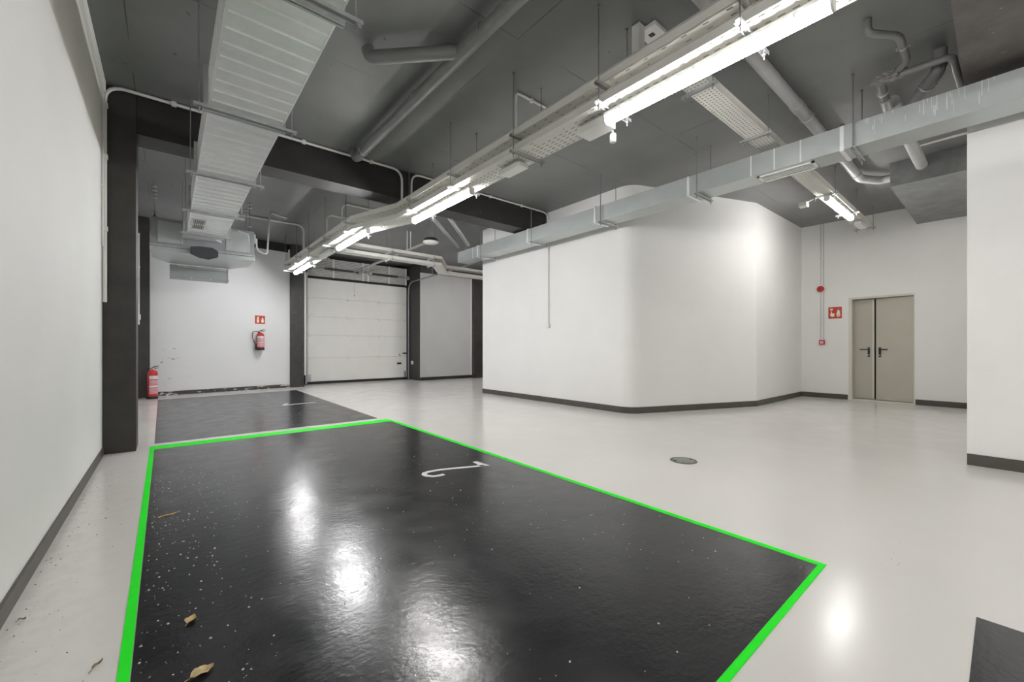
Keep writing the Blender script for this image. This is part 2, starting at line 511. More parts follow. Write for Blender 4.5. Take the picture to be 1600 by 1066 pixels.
gl = thing('bay_outline', 'bright green overlay outline added round the edge of the large black parking bay', 'overlay mark', (-0.10, 5.6, 0))  # overlay mark rather than floor paint, added as flat strips
MB().prism([(-0.142, 5.602), (2.476, 5.602), (2.476, 5.80), (-0.142, 5.80)], 0.0004, 0.0030).build('line', M['green'], gl)
MB().prism([(2.402, 0.557), (2.440, 0.557), (2.490, 5.601), (2.432, 5.601)], 0.0004, 0.0030).build('line', M['green'], gl)
MB().prism([(-0.118, 0.557), (2.401, 0.557), (2.401, 0.583), (-0.118, 0.583)], 0.0004, 0.0030).build('line', M['green'], gl)
MB().prism([(-0.118, 0.584), (-0.088, 0.584), (-0.107, 5.601), (-0.142, 5.601)], 0.0004, 0.0030).build('line', M['green'], gl)

two = [(1.752, 2.975), (1.70, 2.970), (1.655, 2.984), (1.622, 3.03), (1.622, 3.075), (1.645, 3.108), (1.69, 3.119), (1.75, 3.114), (1.80, 3.104), (1.908, 3.066), (2.043, 3.012), (2.150, 2.969), (2.155, 3.11)]
two = two[:-1]
num = MB().ribbon(two, 0.042, 0.0024, 0.0036)
num.prism([(2.115, 2.962), (2.195, 2.938), (2.180, 3.125), (2.138, 3.125)], 0.0024, 0.0036)
tag(num.build('bay_number', M['line_white'], loc=(1.9, 3.0, 0)), 'white figure two painted on the green outlined black bay', 'floor number', 'painted bay numbers')
one = MB().ribbon([(1.60, 8.375), (2.165, 8.44)], 0.05, 0.0024, 0.0036)
one.ribbon([(1.72, 8.60), (1.60, 8.40)], 0.05, 0.0024, 0.0036)
tag(one.build('bay_number', M['line_white'], loc=(1.9, 8.4, 0)), 'thin white figure one painted on the greyish bay near the back wall', 'floor number', 'painted bay numbers')

dr = thing('floor_drain', 'round grey floor drain cover set in the pale floor', 'drain', (3.672, 1.92, 0))
MB().lathe([(0.118, 0.0005), (0.118, 0.004), (0.100, 0.006), (0.100, 0.0005)], (3.672, 1.92, 0), 36).build('rim', M['drain'], dr)
dm = MB().lathe([(0.096, 0.001), (0.096, 0.005), (0.03, 0.007), (0.004, 0.007)], (3.672, 1.92, 0), 36)
dm.build('cover', plain('dull_drain_cover', (0.33, 0.33, 0.31), 0.45, 0.5, 0.15, 40), dr)
for sx, sy in ((-0.085, 0.05), (0.085, -0.04)):
    MB().lathe([(0.012, 0.006), (0.012, 0.009), (0.004, 0.009)], (3.672 + sx * 0.85, 1.92 + sy * 0.85, 0), 12).build('screw', M['black_plastic'], dr)

# dry leaves, twig and grit
def leaf(x, y, a, l, w, mat, label, curl=0.012, seed=1):
    rnd = random.Random(seed)
    n, m = 11, 5
    vs = []
    for i in range(n):
        t = i / (n - 1)
        ww = w * (math.sin(PI * t ** 0.8) ** 0.8 + 0.02) * rnd.uniform(0.78, 1.08)
        for j in range(m):
            s_ = j / (m - 1) * 2 - 1
            z = 0.0045 + curl * 0.7 * (abs(s_) ** 1.6) * (0.4 + t) + rnd.uniform(0, 0.002) + 0.004 * math.sin(t * 6)
            px, py = (t - 0.5) * l, s_ * ww / 2
            vs.append((x + px * math.cos(a) - py * math.sin(a), y + px * math.sin(a) + py * math.cos(a), z + 0.002))
    k = len(vs); vs += [(p[0], p[1], p[2] - 0.0009) for p in vs]
    fs = [(i * m + j, i * m + j + 1, (i + 1) * m + j + 1, (i + 1) * m + j) for i in range(n - 1) for j in range(m - 1)]
    fs += [tuple(k + q for q in reversed(f)) for f in fs]
    rim = [j for j in range(m)] + [i * m + m - 1 for i in range(1, n)] + [(n - 1) * m + j for j in range(m - 2, -1, -1)] + [i * m for i in range(n - 2, 0, -1)]
    for i in range(len(rim)):
        p, q = rim[i], rim[(i + 1) % len(rim)]
        fs.append((p, k + p, k + q, q))
    o = thing('dry_leaf', label, 'leaf', (x, y, 0.003), 'dry leaves on the floor')
    MB().add(vs, fs, True).build('blade', mat, o)
    c, s2 = math.cos(a), math.sin(a)
    MB().tube([(x - c * l * 0.5, y - s2 * l * 0.5, 0.007), (x - c * l * 0.62, y - s2 * l * 0.62, 0.006), (x - c * l * 0.72, y - s2 * (l * 0.72), 0.0058)], 0.0012, 6).build('stalk', mat, o)
leaf(0.068, 1.999, 1.0, 0.046, 0.036, M['leaf_pale'], 'small curled tan leaf on the black bay, closer to the back wall', 0.012, 3)
leaf(0.085, 1.656, 0.25, 0.064, 0.046, M['leaf_pale'], 'torn pale leaf on the black bay near the camera', 0.012, 9)
leaf(-0.178, 1.916, 1.1, 0.050, 0.012, M['leaf_brown'], 'thin brown leaf on the pale floor by the white wall', 0.006, 5)
leaf(-0.43, 2.42, 0.4, 0.022, 0.014, M['leaf_brown'], 'tiny dark leaf scrap beside the skirting', 0.005, 6)
tw = MB().tube([(-0.045, 3.33, 0.0075), (-0.01, 3.346, 0.0078), (0.03, 3.352, 0.0076), (0.062, 3.372, 0.0085)], [0.004, 0.0035, 0.003, 0.002], 7)
tag(tw.build('twig', M['twig'], loc=(0, 3.35, 0.003)), 'straw coloured twig lying on the black bay by the green edge', 'twig')

def scatter(name, label, mat, pts, zb, seed):
    rnd = random.Random(seed); mb = MB()
    for x, y, r in pts:
        a = rnd.uniform(0, PI); e = rnd.uniform(0.5, 1.0)
        ca, sa = math.cos(a), math.sin(a)
        q = [(r, 0), (0.2 * r, r * e), (-r * 0.9, 0.1 * r), (0, -r * e)]
        vs = [(x + u * ca - v * sa, y + u * sa + v * ca, zb) for u, v in q] + [(x, y, zb + r * 0.7)]
        mb.add(vs, [(3, 2, 1, 0), (0, 1, 4), (1, 2, 4), (2, 3, 4), (3, 0, 4)])
    o = mb.build(name, mat)
    return tag(o, label, 'debris', kind='stuff')
pts = []
for i in range(760):
    if i < 400:
        x = -0.09 + abs(random.gauss(0, 0.25)); y = random.uniform(0.8, 4.6)
    else:
        x = random.uniform(-0.08, 2.38); y = random.uniform(0.7, 5.4)
    if -0.09 < x < 2.36:
        pts.append((max(x, -0.072), min(y, 5.4), random.choice((0.0020, 0.0024, 0.0032, 0.0045, 0.006))))
for i in range(60):
    pts.append((random.uniform(-0.05, 2.3), random.uniform(6.1, 10.7), random.uniform(0.003, 0.009)))
pts = [p for p in pts if not (1.56 < p[0] < 2.24 and (2.88 < p[1] < 3.2 or 8.3 < p[1] < 8.65))]
scatter('pale_crumbs_debris', 'pale crumbs of grit scattered over the black bays', M['crumb'], pts, 0.0022, 4)
pts = []
for i in range(170):
    pts.append((-0.46 + abs(random.gauss(0, 0.11)), random.uniform(1.2, 5.4), random.choice((0.0016, 0.002, 0.0026, 0.0045))))
for i in range(70):
    pts.append((random.uniform(2.6, 5.2), random.uniform(0.2, 5.0), random.uniform(0.0015, 0.003)))
pts = [p for p in pts if p[0] < -0.14 or p[0] > 2.5]
scatter('dark_grit_debris', 'dark grit scattered over the pale floor', M['grit'], pts, 0.0002, 8)
pts = []
for i in range(14):
    x = random.uniform(-0.15, 2.3); pts.append((x, 11.66 + 0.12 * x + random.uniform(-0.05, 0.0), random.uniform(0.008, 0.026)))
scatter('paint_flakes_debris', 'white paint flakes lying along the foot of the back wall', M['line_white'], pts, 0.0002, 9)

# ------------------------------------------------------------------ trapeze hangers (rail under a duct or tray, two rods to the ceiling)
def hanger(name, label, cat, group, axis, span, z_rail, z_top, centre, upper=None, rail_mat='strut', rh=0.022, rod_r=0.005):
    """axis: direction of the rail ('X' or 'Y')"""
    cx, cy = centre
    o = thing(name, label, cat, (cx, cy, z_rail), group)
    e = span / 2
    ax = Vector((1, 0, 0)) if axis == 'X' else Vector((0, 1, 0))
    c = Vector((cx, cy, 0))
    def rail(z, nm):
        a = c - ax * (e + 0.035) + Vector((0, 0, z)); b = c + ax * (e + 0.035) + Vector((0, 0, z))
        w = 0.018
        MB().extr([(-w, 0), (w, 0), (w, -rh), (w - 0.004, -rh), (w - 0.004, -0.004), (-w + 0.004, -0.004), (-w + 0.004, -rh), (-w, -rh)], a, b).build(nm, M[rail_mat], o)
    rail(z_rail, 'hanger_rail')
    if upper: rail(upper, 'hanger_rail')
    for s_ in (-1, 1):
        p = c + ax * e * s_
        r = MB().cyl((p.x, p.y, z_rail - 0.06), (p.x, p.y, z_top - 0.002), rod_r, 8).build('rod', M['rod'], o)
        MB().cyl((p.x, p.y, z_rail - rh - 0.014), (p.x, p.y, z_rail - rh - 0.002), 0.011, 6).build('nut', M['rod'], r)
        MB().cyl((p.x, p.y, z_top - 0.016), (p.x, p.y, z_top - 0.003), 0.012, 8).build('nut', M['rod'], r)
    return o

# ------------------------------------------------------------------ ribbed supply duct on the left
DX0, DX1, DZ0, DZ1 = 0.24, 0.745, 2.905, 3.195
du = thing('ventilation_duct', 'wide ribbed galvanised air duct hung over the black bay, leading to the fan unit', 'air duct', ((DX0 + DX1) / 2, 4, DZ0))
joints = [REAR + 0.1, -0.68, 0.88, 2.42, 3.96, 5.50, 7.04, 8.40, 8.72]
def ring(mb, y0, y1, p):
    """four sided collar round the duct, p = projection"""
    x0, x1, z0, z1 = DX0, DX1, DZ0, DZ1
    mb.box(x0 - p, x1 + p, y0, y1, z0 - p, z0); mb.box(x0 - p, x1 + p, y0, y1, z1, z1 + p)
    mb.box(x0 - p, x0, y0, y1, z0, z1); mb.box(x1, x1 + p, y0, y1, z0, z1)
for i in range(len(joints) - 1):
    a, b = joints[i] + 0.012, joints[i + 1] - 0.012
    mb = MB().box(DX0, DX1, a, b, DZ0, DZ1)
    if b - a > 0.6:
        n = 10
        for k in range(n):              # cross-broken panels between raised beads
            ya, yb_ = a + (b - a) * k / n + 0.006, a + (b - a) * (k + 1) / n - 0.006
            ym = (ya + yb_) / 2 + 0.02; q = 0.0028
            mb.add([(DX0 + 0.014, ya, DZ0), (DX1 - 0.014, ya, DZ0), (DX1 - 0.014, ym, DZ0 - q), (DX0 + 0.014, ym, DZ0 - q), (DX1 - 0.014, yb_, DZ0), (DX0 + 0.014, yb_, DZ0)], [(3, 2, 1, 0), (5, 4, 2, 3)])
        for k in range(1, n):
            y = a + (b - a) * k / n
            mb.add([(DX0 + 0.014, y - 0.006, DZ0), (DX1 - 0.014, y - 0.006, DZ0), (DX1 - 0.014, y, DZ0 - 0.011), (DX0 + 0.014, y, DZ0 - 0.011), (DX1 - 0.014, y + 0.006, DZ0), (DX0 + 0.014, y + 0.006, DZ0)], [(3, 2, 1, 0), (5, 4, 2, 3)])
            for x, sg in ((DX0, -1), (DX1, 1)):
                mb.add([(x, y - 0.006, DZ0 + 0.02), (x, y - 0.006, DZ1 - 0.02), (x + sg * 0.004, y, DZ1 - 0.02), (x + sg * 0.004, y, DZ0 + 0.02), (x, y + 0.006, DZ1 - 0.02), (x, y + 0.006, DZ0 + 0.02)], [(0, 1, 2, 3), (3, 2, 4, 5)])
    for x in (DX0, DX1):                # folded corner seams
        mb.box(x - 0.003, x + (0.013 if x == DX0 else -0.013) , a, b, DZ0 - 0.006, DZ0 + 0.010)
    sec = mb.build('duct_section', M['galv'], du, recalc=False)
    if i == 6:   # air grille in the section before the fan unit
        x0, x1, y0, y1 = 0.275, 0.435, 7.47, 8.07
        fr = MB()
        fr.box(x0, x1, y0, y0 + 0.02, DZ0 - 0.016, DZ0 - 0.001).box(x0, x1, y1 - 0.02, y1, DZ0 - 0.016, DZ0 - 0.001)
        fr.box(x0, x0 + 0.012, y0, y1, DZ0 - 0.016, DZ0 - 0.001).box(x1 - 0.012, x1, y0, y1, DZ0 - 0.016, DZ0 - 0.001)
        fr.box(x0, x1, (y0 + y1) / 2 - 0.01, (y0 + y1) / 2 + 0.01, DZ0 - 0.014, DZ0 - 0.001)
        for k in range(1, 7):
            x = x0 + (x1 - x0) * k / 7
            fr.box(x - 0.003, x + 0.003, y0, y1, DZ0 - 0.014, DZ0 - 0.001)
        g = MB().box(x0, x1, y0, y1, DZ0 - 0.012, DZ0 - 0.0005).build('grille_opening', M['black_plastic'], sec)
        fr.build('grille_frame', M['white_steel'], du)
for y in joints[1:-1]:
    mb = MB(); ring(mb, y - 0.022, y - 0.004, 0.028); ring(mb, y + 0.004, y + 0.022, 0.028)
    fl = mb.build('flange', M['strut'], du)
    sp = MB()
    for k in range(26):
        x = DX0 + 0.01 + (DX1 - DX0 - 0.02) * k / 25
        sp.box(x, x + 0.008, y + 0.023, y + 0.026, DZ0 - 0.024, DZ0 - 0.012)
    sp.build('perforation', M['black_plastic'], fl)
names = ['first', 'second', 'third', 'fourth', 'fifth', 'sixth', 'seventh']
for k, y in enumerate([2.34, 3.88, 5.42, 6.96, 8.32]):
    hanger('duct_hanger', f'{names[k]} trapeze hanger under the ribbed duct, counted towards the fan unit', 'hanger', 'hangers under the ribbed duct', 'X', DX1 - DX0 + 0.12, DZ0 - 0.030, (CE if y < YB0 else CB), ((DX0 + DX1) / 2, y - 0.02))

# fan unit with tapered back and outlet box
ah = thing('air_handling_unit', 'galvanised fan unit hung below the ceiling at the end of the ribbed duct', 'fan unit', (0.5, 9.5, 2.68))
AX0, AX1, AY0, AY1, AZ0, AZ1 = -0.22, 1.24, 8.98, 9.75, 2.66, 3.20
MB().box(AX0, AX1, AY0, AY1, AZ0 + 0.09, AZ1).build('casing', M['galv_unit'], ah)
MB().prism([(AX0, AY0 + 0.02), (AX1, AY0 + 0.02), (AX1, AY1), (0.98, 10.25), (0.02, 10.25), (AX0, AY1)], AZ0, AZ0 + 0.088).build('base_tray', M['galv_dull'], ah)
MB().prism([(AX0, AY1 + 0.002), (AX1, AY1 + 0.002), (0.98, 10.25), (0.02, 10.25)], AZ0 + 0.089, AZ1).build('rear_taper', M['galv_unit'], ah)
MB().bbox(AX0 - 0.01, AX1 + 0.01, AY0 - 0.03, AY0 + 0.018, AZ0 + 0.07, AZ0 + 0.10, 0.006).build('lower_flange', M['strut'], ah)
MB().bbox(AX0 - 0.008, AX1 + 0.008, AY0 - 0.022, AY0 - 0.001, AZ0 - 0.004, AZ0 + 0.066, 0.006).build('front_lip', M['galv_dull'], ah)
MB().bbox(-0.13, 0.20, AY0 - 0.016, AY0 - 0.001, AZ0 + 0.14, AZ1 - 0.05, 0.005).build('access_panel', M['galv_dull'], ah)
pnl = MB().bbox(0.80, 1.16, AY0 - 0.016, AY0 - 0.001, AZ0 + 0.13, AZ1 - 0.04, 0.005).build('access_panel', M['galv_dull'], ah)
MB().tube(fillet([(0.98, AY0 - 0.02, AZ1 - 0.03), (1.15, AY0 - 0.02, AZ1 - 0.06), (1.15, AY0 - 0.02, AZ0 + 0.12)], 0.12), 0.008, 8).build('cable', M['white_plastic'], ah)
MB().bbox(1.245, 1.275, AY0 + 0.10, AY0 + 0.28, AZ0 + 0.36, AZ0 + 0.52, 0.004).build('isolator_box', M['white_plastic'], ah)
MB().prism([(0.29, 8.80), (0.64, 8.80), (0.74, 8.95), (0.19, 8.95)], DZ0 + 0.0, DZ1).build('duct_collar', M['galv'], ah)
hx = MB()
hxp = [(0.30, 0.10), (0.42, 0.12), (0.60, 0.12), (0.68, 0.07), (0.68, -0.02), (0.55, -0.075), (0.42, -0.06), (0.30, -0.01)]
n = len(hxp)
hx.add([(x, 8.84, AZ0 + z) for x, z in hxp] + [(x, 8.955, AZ0 + z) for x, z in hxp], [tuple(range(n)), tuple(range(2 * n - 1, n - 1, -1))] + [(i, n + i, n + (i + 1) % n, (i + 1) % n) for i in range(n)])
hx.build('flexible_connector', M['dark_canvas'], ah)
pb = MB().bbox(0.03, 0.98, 10.30, 10.72, 2.42, 2.655, 0.004).build('outlet_box', M['galv_unit'], ah)
MB().bbox(0.14, 0.92, 10.262, 10.296, 2.60, 2.65, 0.006).build('rail', M['strut'], pb)
MB().box(0.955, 0.982, 10.285, 10.298, 2.42, 2.65).build('edge_strip', M['white_steel'], pb)
for x in (0.35, 0.66):
    MB().box(x, x + 0.025, 10.286, 10.299, 2.405, 2.43).build('bracket', M['strut'], pb)
for x in (-0.17, 1.19):
    for y in (9.15, 9.6):
        r = MB().cyl((x, y, AZ1), (x, y, CB - 0.002), 0.006, 8).build('hanging_rod', M['rod'], ah)
        for z in (CB - 0.02, CB - 0.09, AZ1 + 0.12):
            MB().lathe([(0.006, 0), (0.034, 0.004), (0.034, 0.014), (0.006, 0.018)], (x, y, z - 0.002), 10).build('washer', M['strut'], r)
        MB().lathe([(0.012, 0.0), (0.026, 0.006), (0.012, 0.012), (0.026, 0.018), (0.012, 0.024), (0.026, 0.030), (0.012, 0.036), (0.026, 0.042), (0.012, 0.048)], (x, y, AZ1 + 0.03), 10).build('spring_mount', M['rod'], r)

# ------------------------------------------------------------------ long side duct along the white block
SX0, SX1, SZ0, SZ1 = 5.0, 5.31, 2.955, 3.185
sd = thing('ventilation_duct', 'long plain galvanised air duct running in front of the white block, grille underneath', 'air duct', (5.15, 4, SZ0))
sj = [REAR + 0.1, -1.9, -0.55, 1.02, 2.55, 4.02, 5.55, 7.12, 7.90]
for i in range(len(sj) - 1):
    a, b = sj[i] + 0.004, sj[i + 1] - 0.004
    mb = MB().box(SX0, SX1, a, b, SZ0, SZ1)
    sec = mb.build('duct_section', M['galv_dull'], sd, recalc=False)
    if i == 3:
        g = MB().box(SX0 + 0.085, SX0 + 0.245, 1.285, 1.765, SZ0 - 0.004, SZ0 - 0.0008).build('grille_opening', M['galv_unit'], sec)
        fr = MB()
        for x in (0.06, 0.245): fr.box(SX0 + x, SX0 + x + 0.025, 1.26, 1.79, SZ0 - 0.012, SZ0 - 0.001)
        for y in (1.26, 1.765): fr.box(SX0 + 0.06, SX0 + 0.27, y, y + 0.025, SZ0 - 0.012, SZ0 - 0.001)
        for k in range(1, 4):
            x = SX0 + 0.085 + 0.16 * k / 4
            fr.box(x - 0.009, x + 0.009, 1.285, 1.765, SZ0 - 0.010, SZ0 - 0.001)
        fr.build('grille_frame', M['white_steel'], sd)
for y in sj[1:-1]:
    mb = MB()
    p = 0.012
    mb.box(SX0 - p, SX1 + p, y - 0.016, y + 0.016, SZ0 - p, SZ0 - 0.0005); mb.box(SX0 - p, SX1 + p, y - 0.016, y + 0.016, SZ1, SZ1 + p)
    mb.box(SX0 - p, SX0 - 0.0005, y - 0.016, y + 0.016, SZ0, SZ1 + p); mb.box(SX1, SX1 + p, y - 0.016, y + 0.016, SZ0, SZ1)
    fl = mb.build('flange', M['galv'], sd)
for y in (1.36, 1.60, 1.83, 7.30):
    mb = MB().box(SX0 - 0.004, SX0 - 0.0004, y - 0.006, y + 0.006, SZ0 + 0.004, SZ1)
    mb.build('seam', M['galv'], sd)
# lime drips below the leaking drain
dp = MB()
for k in range(26):
    y = random.uniform(0.02, 0.95); w = random.uniform(0.002, 0.006); l = random.uniform(0.02, 0.16)
    z1 = SZ1 - random.choice((0.0, 0.0, 0.03, 0.08)); z0 = max(SZ0 + 0.01, z1 - l)
    dp.box(SX0 - 0.0018, SX0 - 0.0004, y, y + w, z0, z1)
dp.build('lime_stain', plain('pale_lime_stain', (0.74, 0.74, 0.71), 0.8, 0, 0.1, 40), sd)['kind'] = 'stuff'
for k, y in enumerate([0.93, 2.43, 3.89, 5.42, 6.97]):
    hanger('duct_hanger', f'{names[k]} trapeze hanger under the plain side duct, counted from the pipe cluster', 'hanger', 'hangers under the side duct', 'X', 0.375, SZ0 - 0.016, CE if y < YB0 else CB, (5.155, y), None, 'strut', 0.02, 0.006)

# ------------------------------------------------------------------ cable trays
def perforated(mb, a, b, w, pitch, cols, sl, sw, t=0.0015, z=0.0):
    """sheet of width w from plan point a to b with slots; both faces"""
    a = Vector(a); b = Vector(b); d = (b - a); L = d.length; d.normalize(); s_ = Vector((d.y, -d.x))
    rows = max(1, int(L / pitch)); pl = L / rows; pc = w / cols
    def P(u, v, zz):
        q = a + d * u + s_ * v
        return (q.x, q.y, zz)
    for zz in (z, z + t):
        for i in range(rows):
            for j in range(cols):
                u0, u1 = i * pl, (i + 1) * pl; v0, v1 = -w / 2 + j * pc, -w / 2 + (j + 1) * pc
                uc, vc = (u0 + u1) / 2, (v0 + v1) / 2
                if j % 2: uc += pl * 0.0
                O = [P(u0, v0, zz), P(u1, v0, zz), P(u1, v1, zz), P(u0, v1, zz)]
                I = [P(uc - sl / 2, vc - sw / 2, zz), P(uc + sl / 2, vc - sw / 2, zz), P(uc + sl / 2, vc + sw / 2, zz), P(uc - sl / 2, vc + sw / 2, zz)]
                mb.add(O + I, [(0, 1, 5, 4), (1, 2, 6, 5), (2, 3, 7, 6), (3, 0, 4, 7)])
    return mb

def tray_run(o, pts, w, z, hgt, pitch, cols, sl, sw):
    """perforated base and two upstands per straight piece; mitred at the bends"""
    P = [Vector(p) for p in pts]
    def nrm(d): return Vector((d.y, -d.x))
    D = [(P[i + 1] - P[i]).normalized() for i in range(len(P) - 1)]
    for i in range(len(P) - 1):
        a, b = P[i], P[i + 1]
        base = perforated(MB(), a, b, w, pitch, cols, sl, sw, z=z).build('perforated_base', M['tray'], o, recalc=False)
        for s_ in (-1, 1):
            def mit(k, p):
                n = nrm(D[i])
                if k < 0 or k >= len(D): return p + n * s_ * w / 2
                m = nrm(D[i]) + nrm(D[k]); m.normalize()
                return p + m * s_ * (w / 2) / max(0.5, m.dot(n))
            q0, q1 = mit(i - 1, a), mit(i + 1, b)
            d = (q1 - q0).normalized(); n = nrm(d) * s_
            e = n * 0.0016; l = n * 0.014
            def v(p, z_): return (p.x, p.y, z_)
            vs = [v(q0, z), v(q1, z), v(q1, z + hgt), v(q0, z + hgt), v(q0 + e, z), v(q1 + e, z), v(q1 + e, z + hgt), v(q0 + e, z + hgt)]
            mb = MB().add(vs, [(0, 1, 2, 3), (7, 6, 5, 4), (0, 4, 5, 1), (1, 5, 6, 2), (2, 6, 7, 3), (3, 7, 4, 0)])
            vs = [v(q0, z + hgt), v(q1, z + hgt), v(q1 + l, z + hgt), v(q0 + l, z + hgt), v(q0, z + hgt + 0.002), v(q1, z + hgt + 0.002), v(q1 + l, z + hgt + 0.002), v(q0 + l, z + hgt + 0.002)]
            mb.add(vs, [(0, 1, 2, 3), (7, 6, 5, 4), (0, 4, 5, 1), (1, 5, 6, 2), (2, 6, 7, 3), (3, 7, 4, 0)])
            mb.build('side_rail', M['tray'], o)
        # mitre plate closing the bend
        if i:
            m = nrm(D[i - 1]) + nrm(D[i]); m.normalize()
            h = (w / 2) / max(0.5, m.dot(nrm(D[i])))
            n0, n1 = nrm(D[i - 1]), nrm(D[i])
            for s_ in (-1, 1):
                tri = [P[i], P[i] + n0 * s_ * w / 2, P[i] + m * s_ * h, P[i] + n1 * s_ * w / 2]
                vs = [(p.x, p.y, z - 0.001) for p in tri] + [(p.x, p.y, z + 0.002) for p in tri]
                MB().add(vs, [(0, 1, 2, 3), (7, 6, 5, 4), (0, 4, 5, 1), (1, 5, 6, 2), (2, 6, 7, 3), (3, 7, 4, 0)]).build('bend_plate', M['tray'], o)
TC, TW = 2.675, 0.30
TZ, UZ, TH = 2.905, 3.055, 0.06
main = [(TC, REAR + 0.1), (TC, 5.62), (2.37, 6.62), (2.35, 11.35)]
t = thing('cable_tray', 'lower of the two long perforated cable trays, carrying the lamps', 'cable tray', (TC, 3, TZ))
tray_run(t, main, TW, TZ, TH, 0.070, 7, 0.036, 0.013)
t = thing('cable_tray', 'upper of the two long perforated cable trays, closest to the ceiling', 'cable tray', (TC, 3, UZ))
tray_run(t, [(x, y) for x, y in main], TW, UZ, TH, 0.14, 5, 0.036, 0.012)
for k, y in enumerate([-0.05, 0.97, 1.97, 2.97, 4.09, 5.15]):
    hanger('tray_hanger', f'hanger with two rails on the long cable trays, {names[k]} in line before the dark beam', 'hanger', 'hangers of the long cable trays', 'X', 0.362, TZ - 0.003, CE, (TC, y), UZ - 0.003, 'strut', 0.022, 0.0042)
for k, (x, y) in enumerate([(2.365, 6.75), (2.365, 7.9), (2.36, 9.0), (2.355, 10.0), (2.35, 11.1)]):
    hanger('tray_hanger', f'hanger with two rails on the long cable trays, {names[k]} beyond the dark beam', 'hanger', 'hangers of the long cable trays', 'X', 0.362, TZ - 0.003, CB, (x, y), UZ - 0.003, 'strut', 0.022, 0.0042)
BZ, BY = 3.26, 1.685
t = thing('cable_tray', 'narrow perforated branch tray crossing over the side duct towards the beige fire door', 'cable tray', (5, BY, BZ))
tray_run(t, [(2.87, BY), (10.2, BY)], 0.19, BZ, TH, 0.042, 6, 0.017, 0.015)
for k, x in enumerate([3.48, 4.72, 7.30, 8.60, 9.9]):
    hanger('tray_hanger', f'hanger under the narrow branch tray, {names[k]} in line towards the fire door', 'hanger', 'hangers of the branch tray', 'Y', 0.24, BZ - 0.003, CE, (x, BY), None, 'strut', 0.022, 0.0042)
cross = [(2.53, 8.38), (4.75, 8.38), (5.35, 9.17), (8.7, 9.17)]
t = thing('cable_tray', 'lower cross tray above the garage door, behind the motor rail', 'cable tray', (4, 8.4, TZ))
tray_run(t, cross, 0.22, TZ + 0.01, TH, 0.10, 4, 0.02, 0.009)
t = thing('cable_tray', 'upper cross tray above the garage door, behind the motor rail', 'cable tray', (4, 8.4, UZ))
tray_run(t, cross, 0.22, UZ + 0.01, TH, 0.10, 4, 0.02, 0.009)
for k, x in enumerate([3.6, 4.6]):
    hanger('tray_hanger', f'{names[k]} hanger of the cross trays, counted from the long trays', 'hanger', 'hangers of the cross trays', 'Y', 0.29, TZ + 0.007, CB, (x, 8.38), UZ + 0.007, 'strut', 0.022, 0.0042)

# ------------------------------------------------------------------ lamps
def lamp(label, L, loc, rz):
    """batten under a tray, its length along local +Y, top at local z = 0"""
    o = thing('batten_light', label, 'ceiling lamp', loc, 'batten lamps under the trays')
    W = 0.040
    def loc_build(mb, nm, mat, par):
        me_off = o.location.copy()
        ob = mb.build(nm, mat, None, (0, 0, 0))
        ob.location = (0, 0, 0); ob.parent = par
        return ob
    h = loc_build(MB().bbox(-W, W, 0, L, -0.028, -0.004, 0.006), 'housing', M['white_plastic'], o)
    pr = [(-W + 0.004, -0.0285), (-W + 0.003, -0.060), (-W + 0.012, -0.080), (-W + 0.028, -0.089), (W - 0.028, -0.089), (W - 0.012, -0.080), (W - 0.003, -0.060), (W - 0.004, -0.0285)]
    loc_build(MB().extr(pr, (0, 0.012, 0), (0, L - 0.012, 0)), 'diffuser', M['tube'], o)
    for y0, y1 in ((0.0, 0.011), (L - 0.011, L)):
        loc_build(MB().extr(pr, (0, y0, 0), (0, y1, 0)), 'end_cap', M['white_plastic'], o)
    for y in (0.16, L * 0.5, L - 0.16):
        for s_ in (-1, 1):
            c = MB().box(s_ * (W + 0.002), s_ * (W + 0.010), y - 0.012, y + 0.012, -0.046, -0.018)
            c.box(s_ * (W + 0.004), s_ * (W + 0.018), y - 0.003, y + 0.003, -0.064, -0.044)
            loc_build(c, 'mount_clip', M['white_plastic'], h)
    o.rotation_euler = (0, 0, rz)
    return o
LZ = TZ - 0.027
first = lamp('longest looking glowing batten lamp, under the long tray above the pale floor', 1.44, (2.64, 0.57, LZ), 0)
copy_tree(first, (2.66, 3.90, LZ), 'glowing batten lamp under the long tray just before the dark beam')
far_lamps = [copy_tree(first, (2.355, 6.26, LZ), 'glowing batten lamp under the long tray just behind the dark beam'),
    copy_tree(first, (2.345, 9.45, LZ), 'small looking glowing batten lamp at the garage door end of the long tray')]
bright = emit('lit_opal_diffuser_brighter', (0.985, 0.985, 1.0), LAMP * 1.45)   # the two far lamps, boosted to brighten the loading bay
for fl in far_lamps:
    for ch in fl.children:
        if ch.name.startswith('diffuser'):
            ch.data = ch.data.copy(); ch.data.materials[0] = bright
bl = copy_tree(first, (8.68, 1.65, BZ - 0.027), 'glowing batten lamp under the narrow branch tray, near the fire door', PI / 2)
copy_tree(first, (8.5, 9.17, TZ - 0.017), 'unseen batten lamp added under the cross tray behind the white block to brighten the loading bay', PI / 2)  # added out of sight to lift the garage door and panel wall
copy_tree(first, (2.64, -2.55, LZ), 'glowing batten lamp under the long tray behind the camera')
copy_tree(first, (0.30, -2.35, CE - 0.001), 'unseen batten lamp added on the ceiling behind the camera to brighten the left wall')  # added fill lamp for the left wall and near floor

for ch in bl.children:            # this lamp burns visibly weaker than the others
    if ch.name.startswith('diffuser'):
        ch.data = ch.data.copy(); ch.data.materials[0] = emit('lit_opal_diffuser_weaker', (1.0, 0.985, 0.962), LAMP * 0.68)
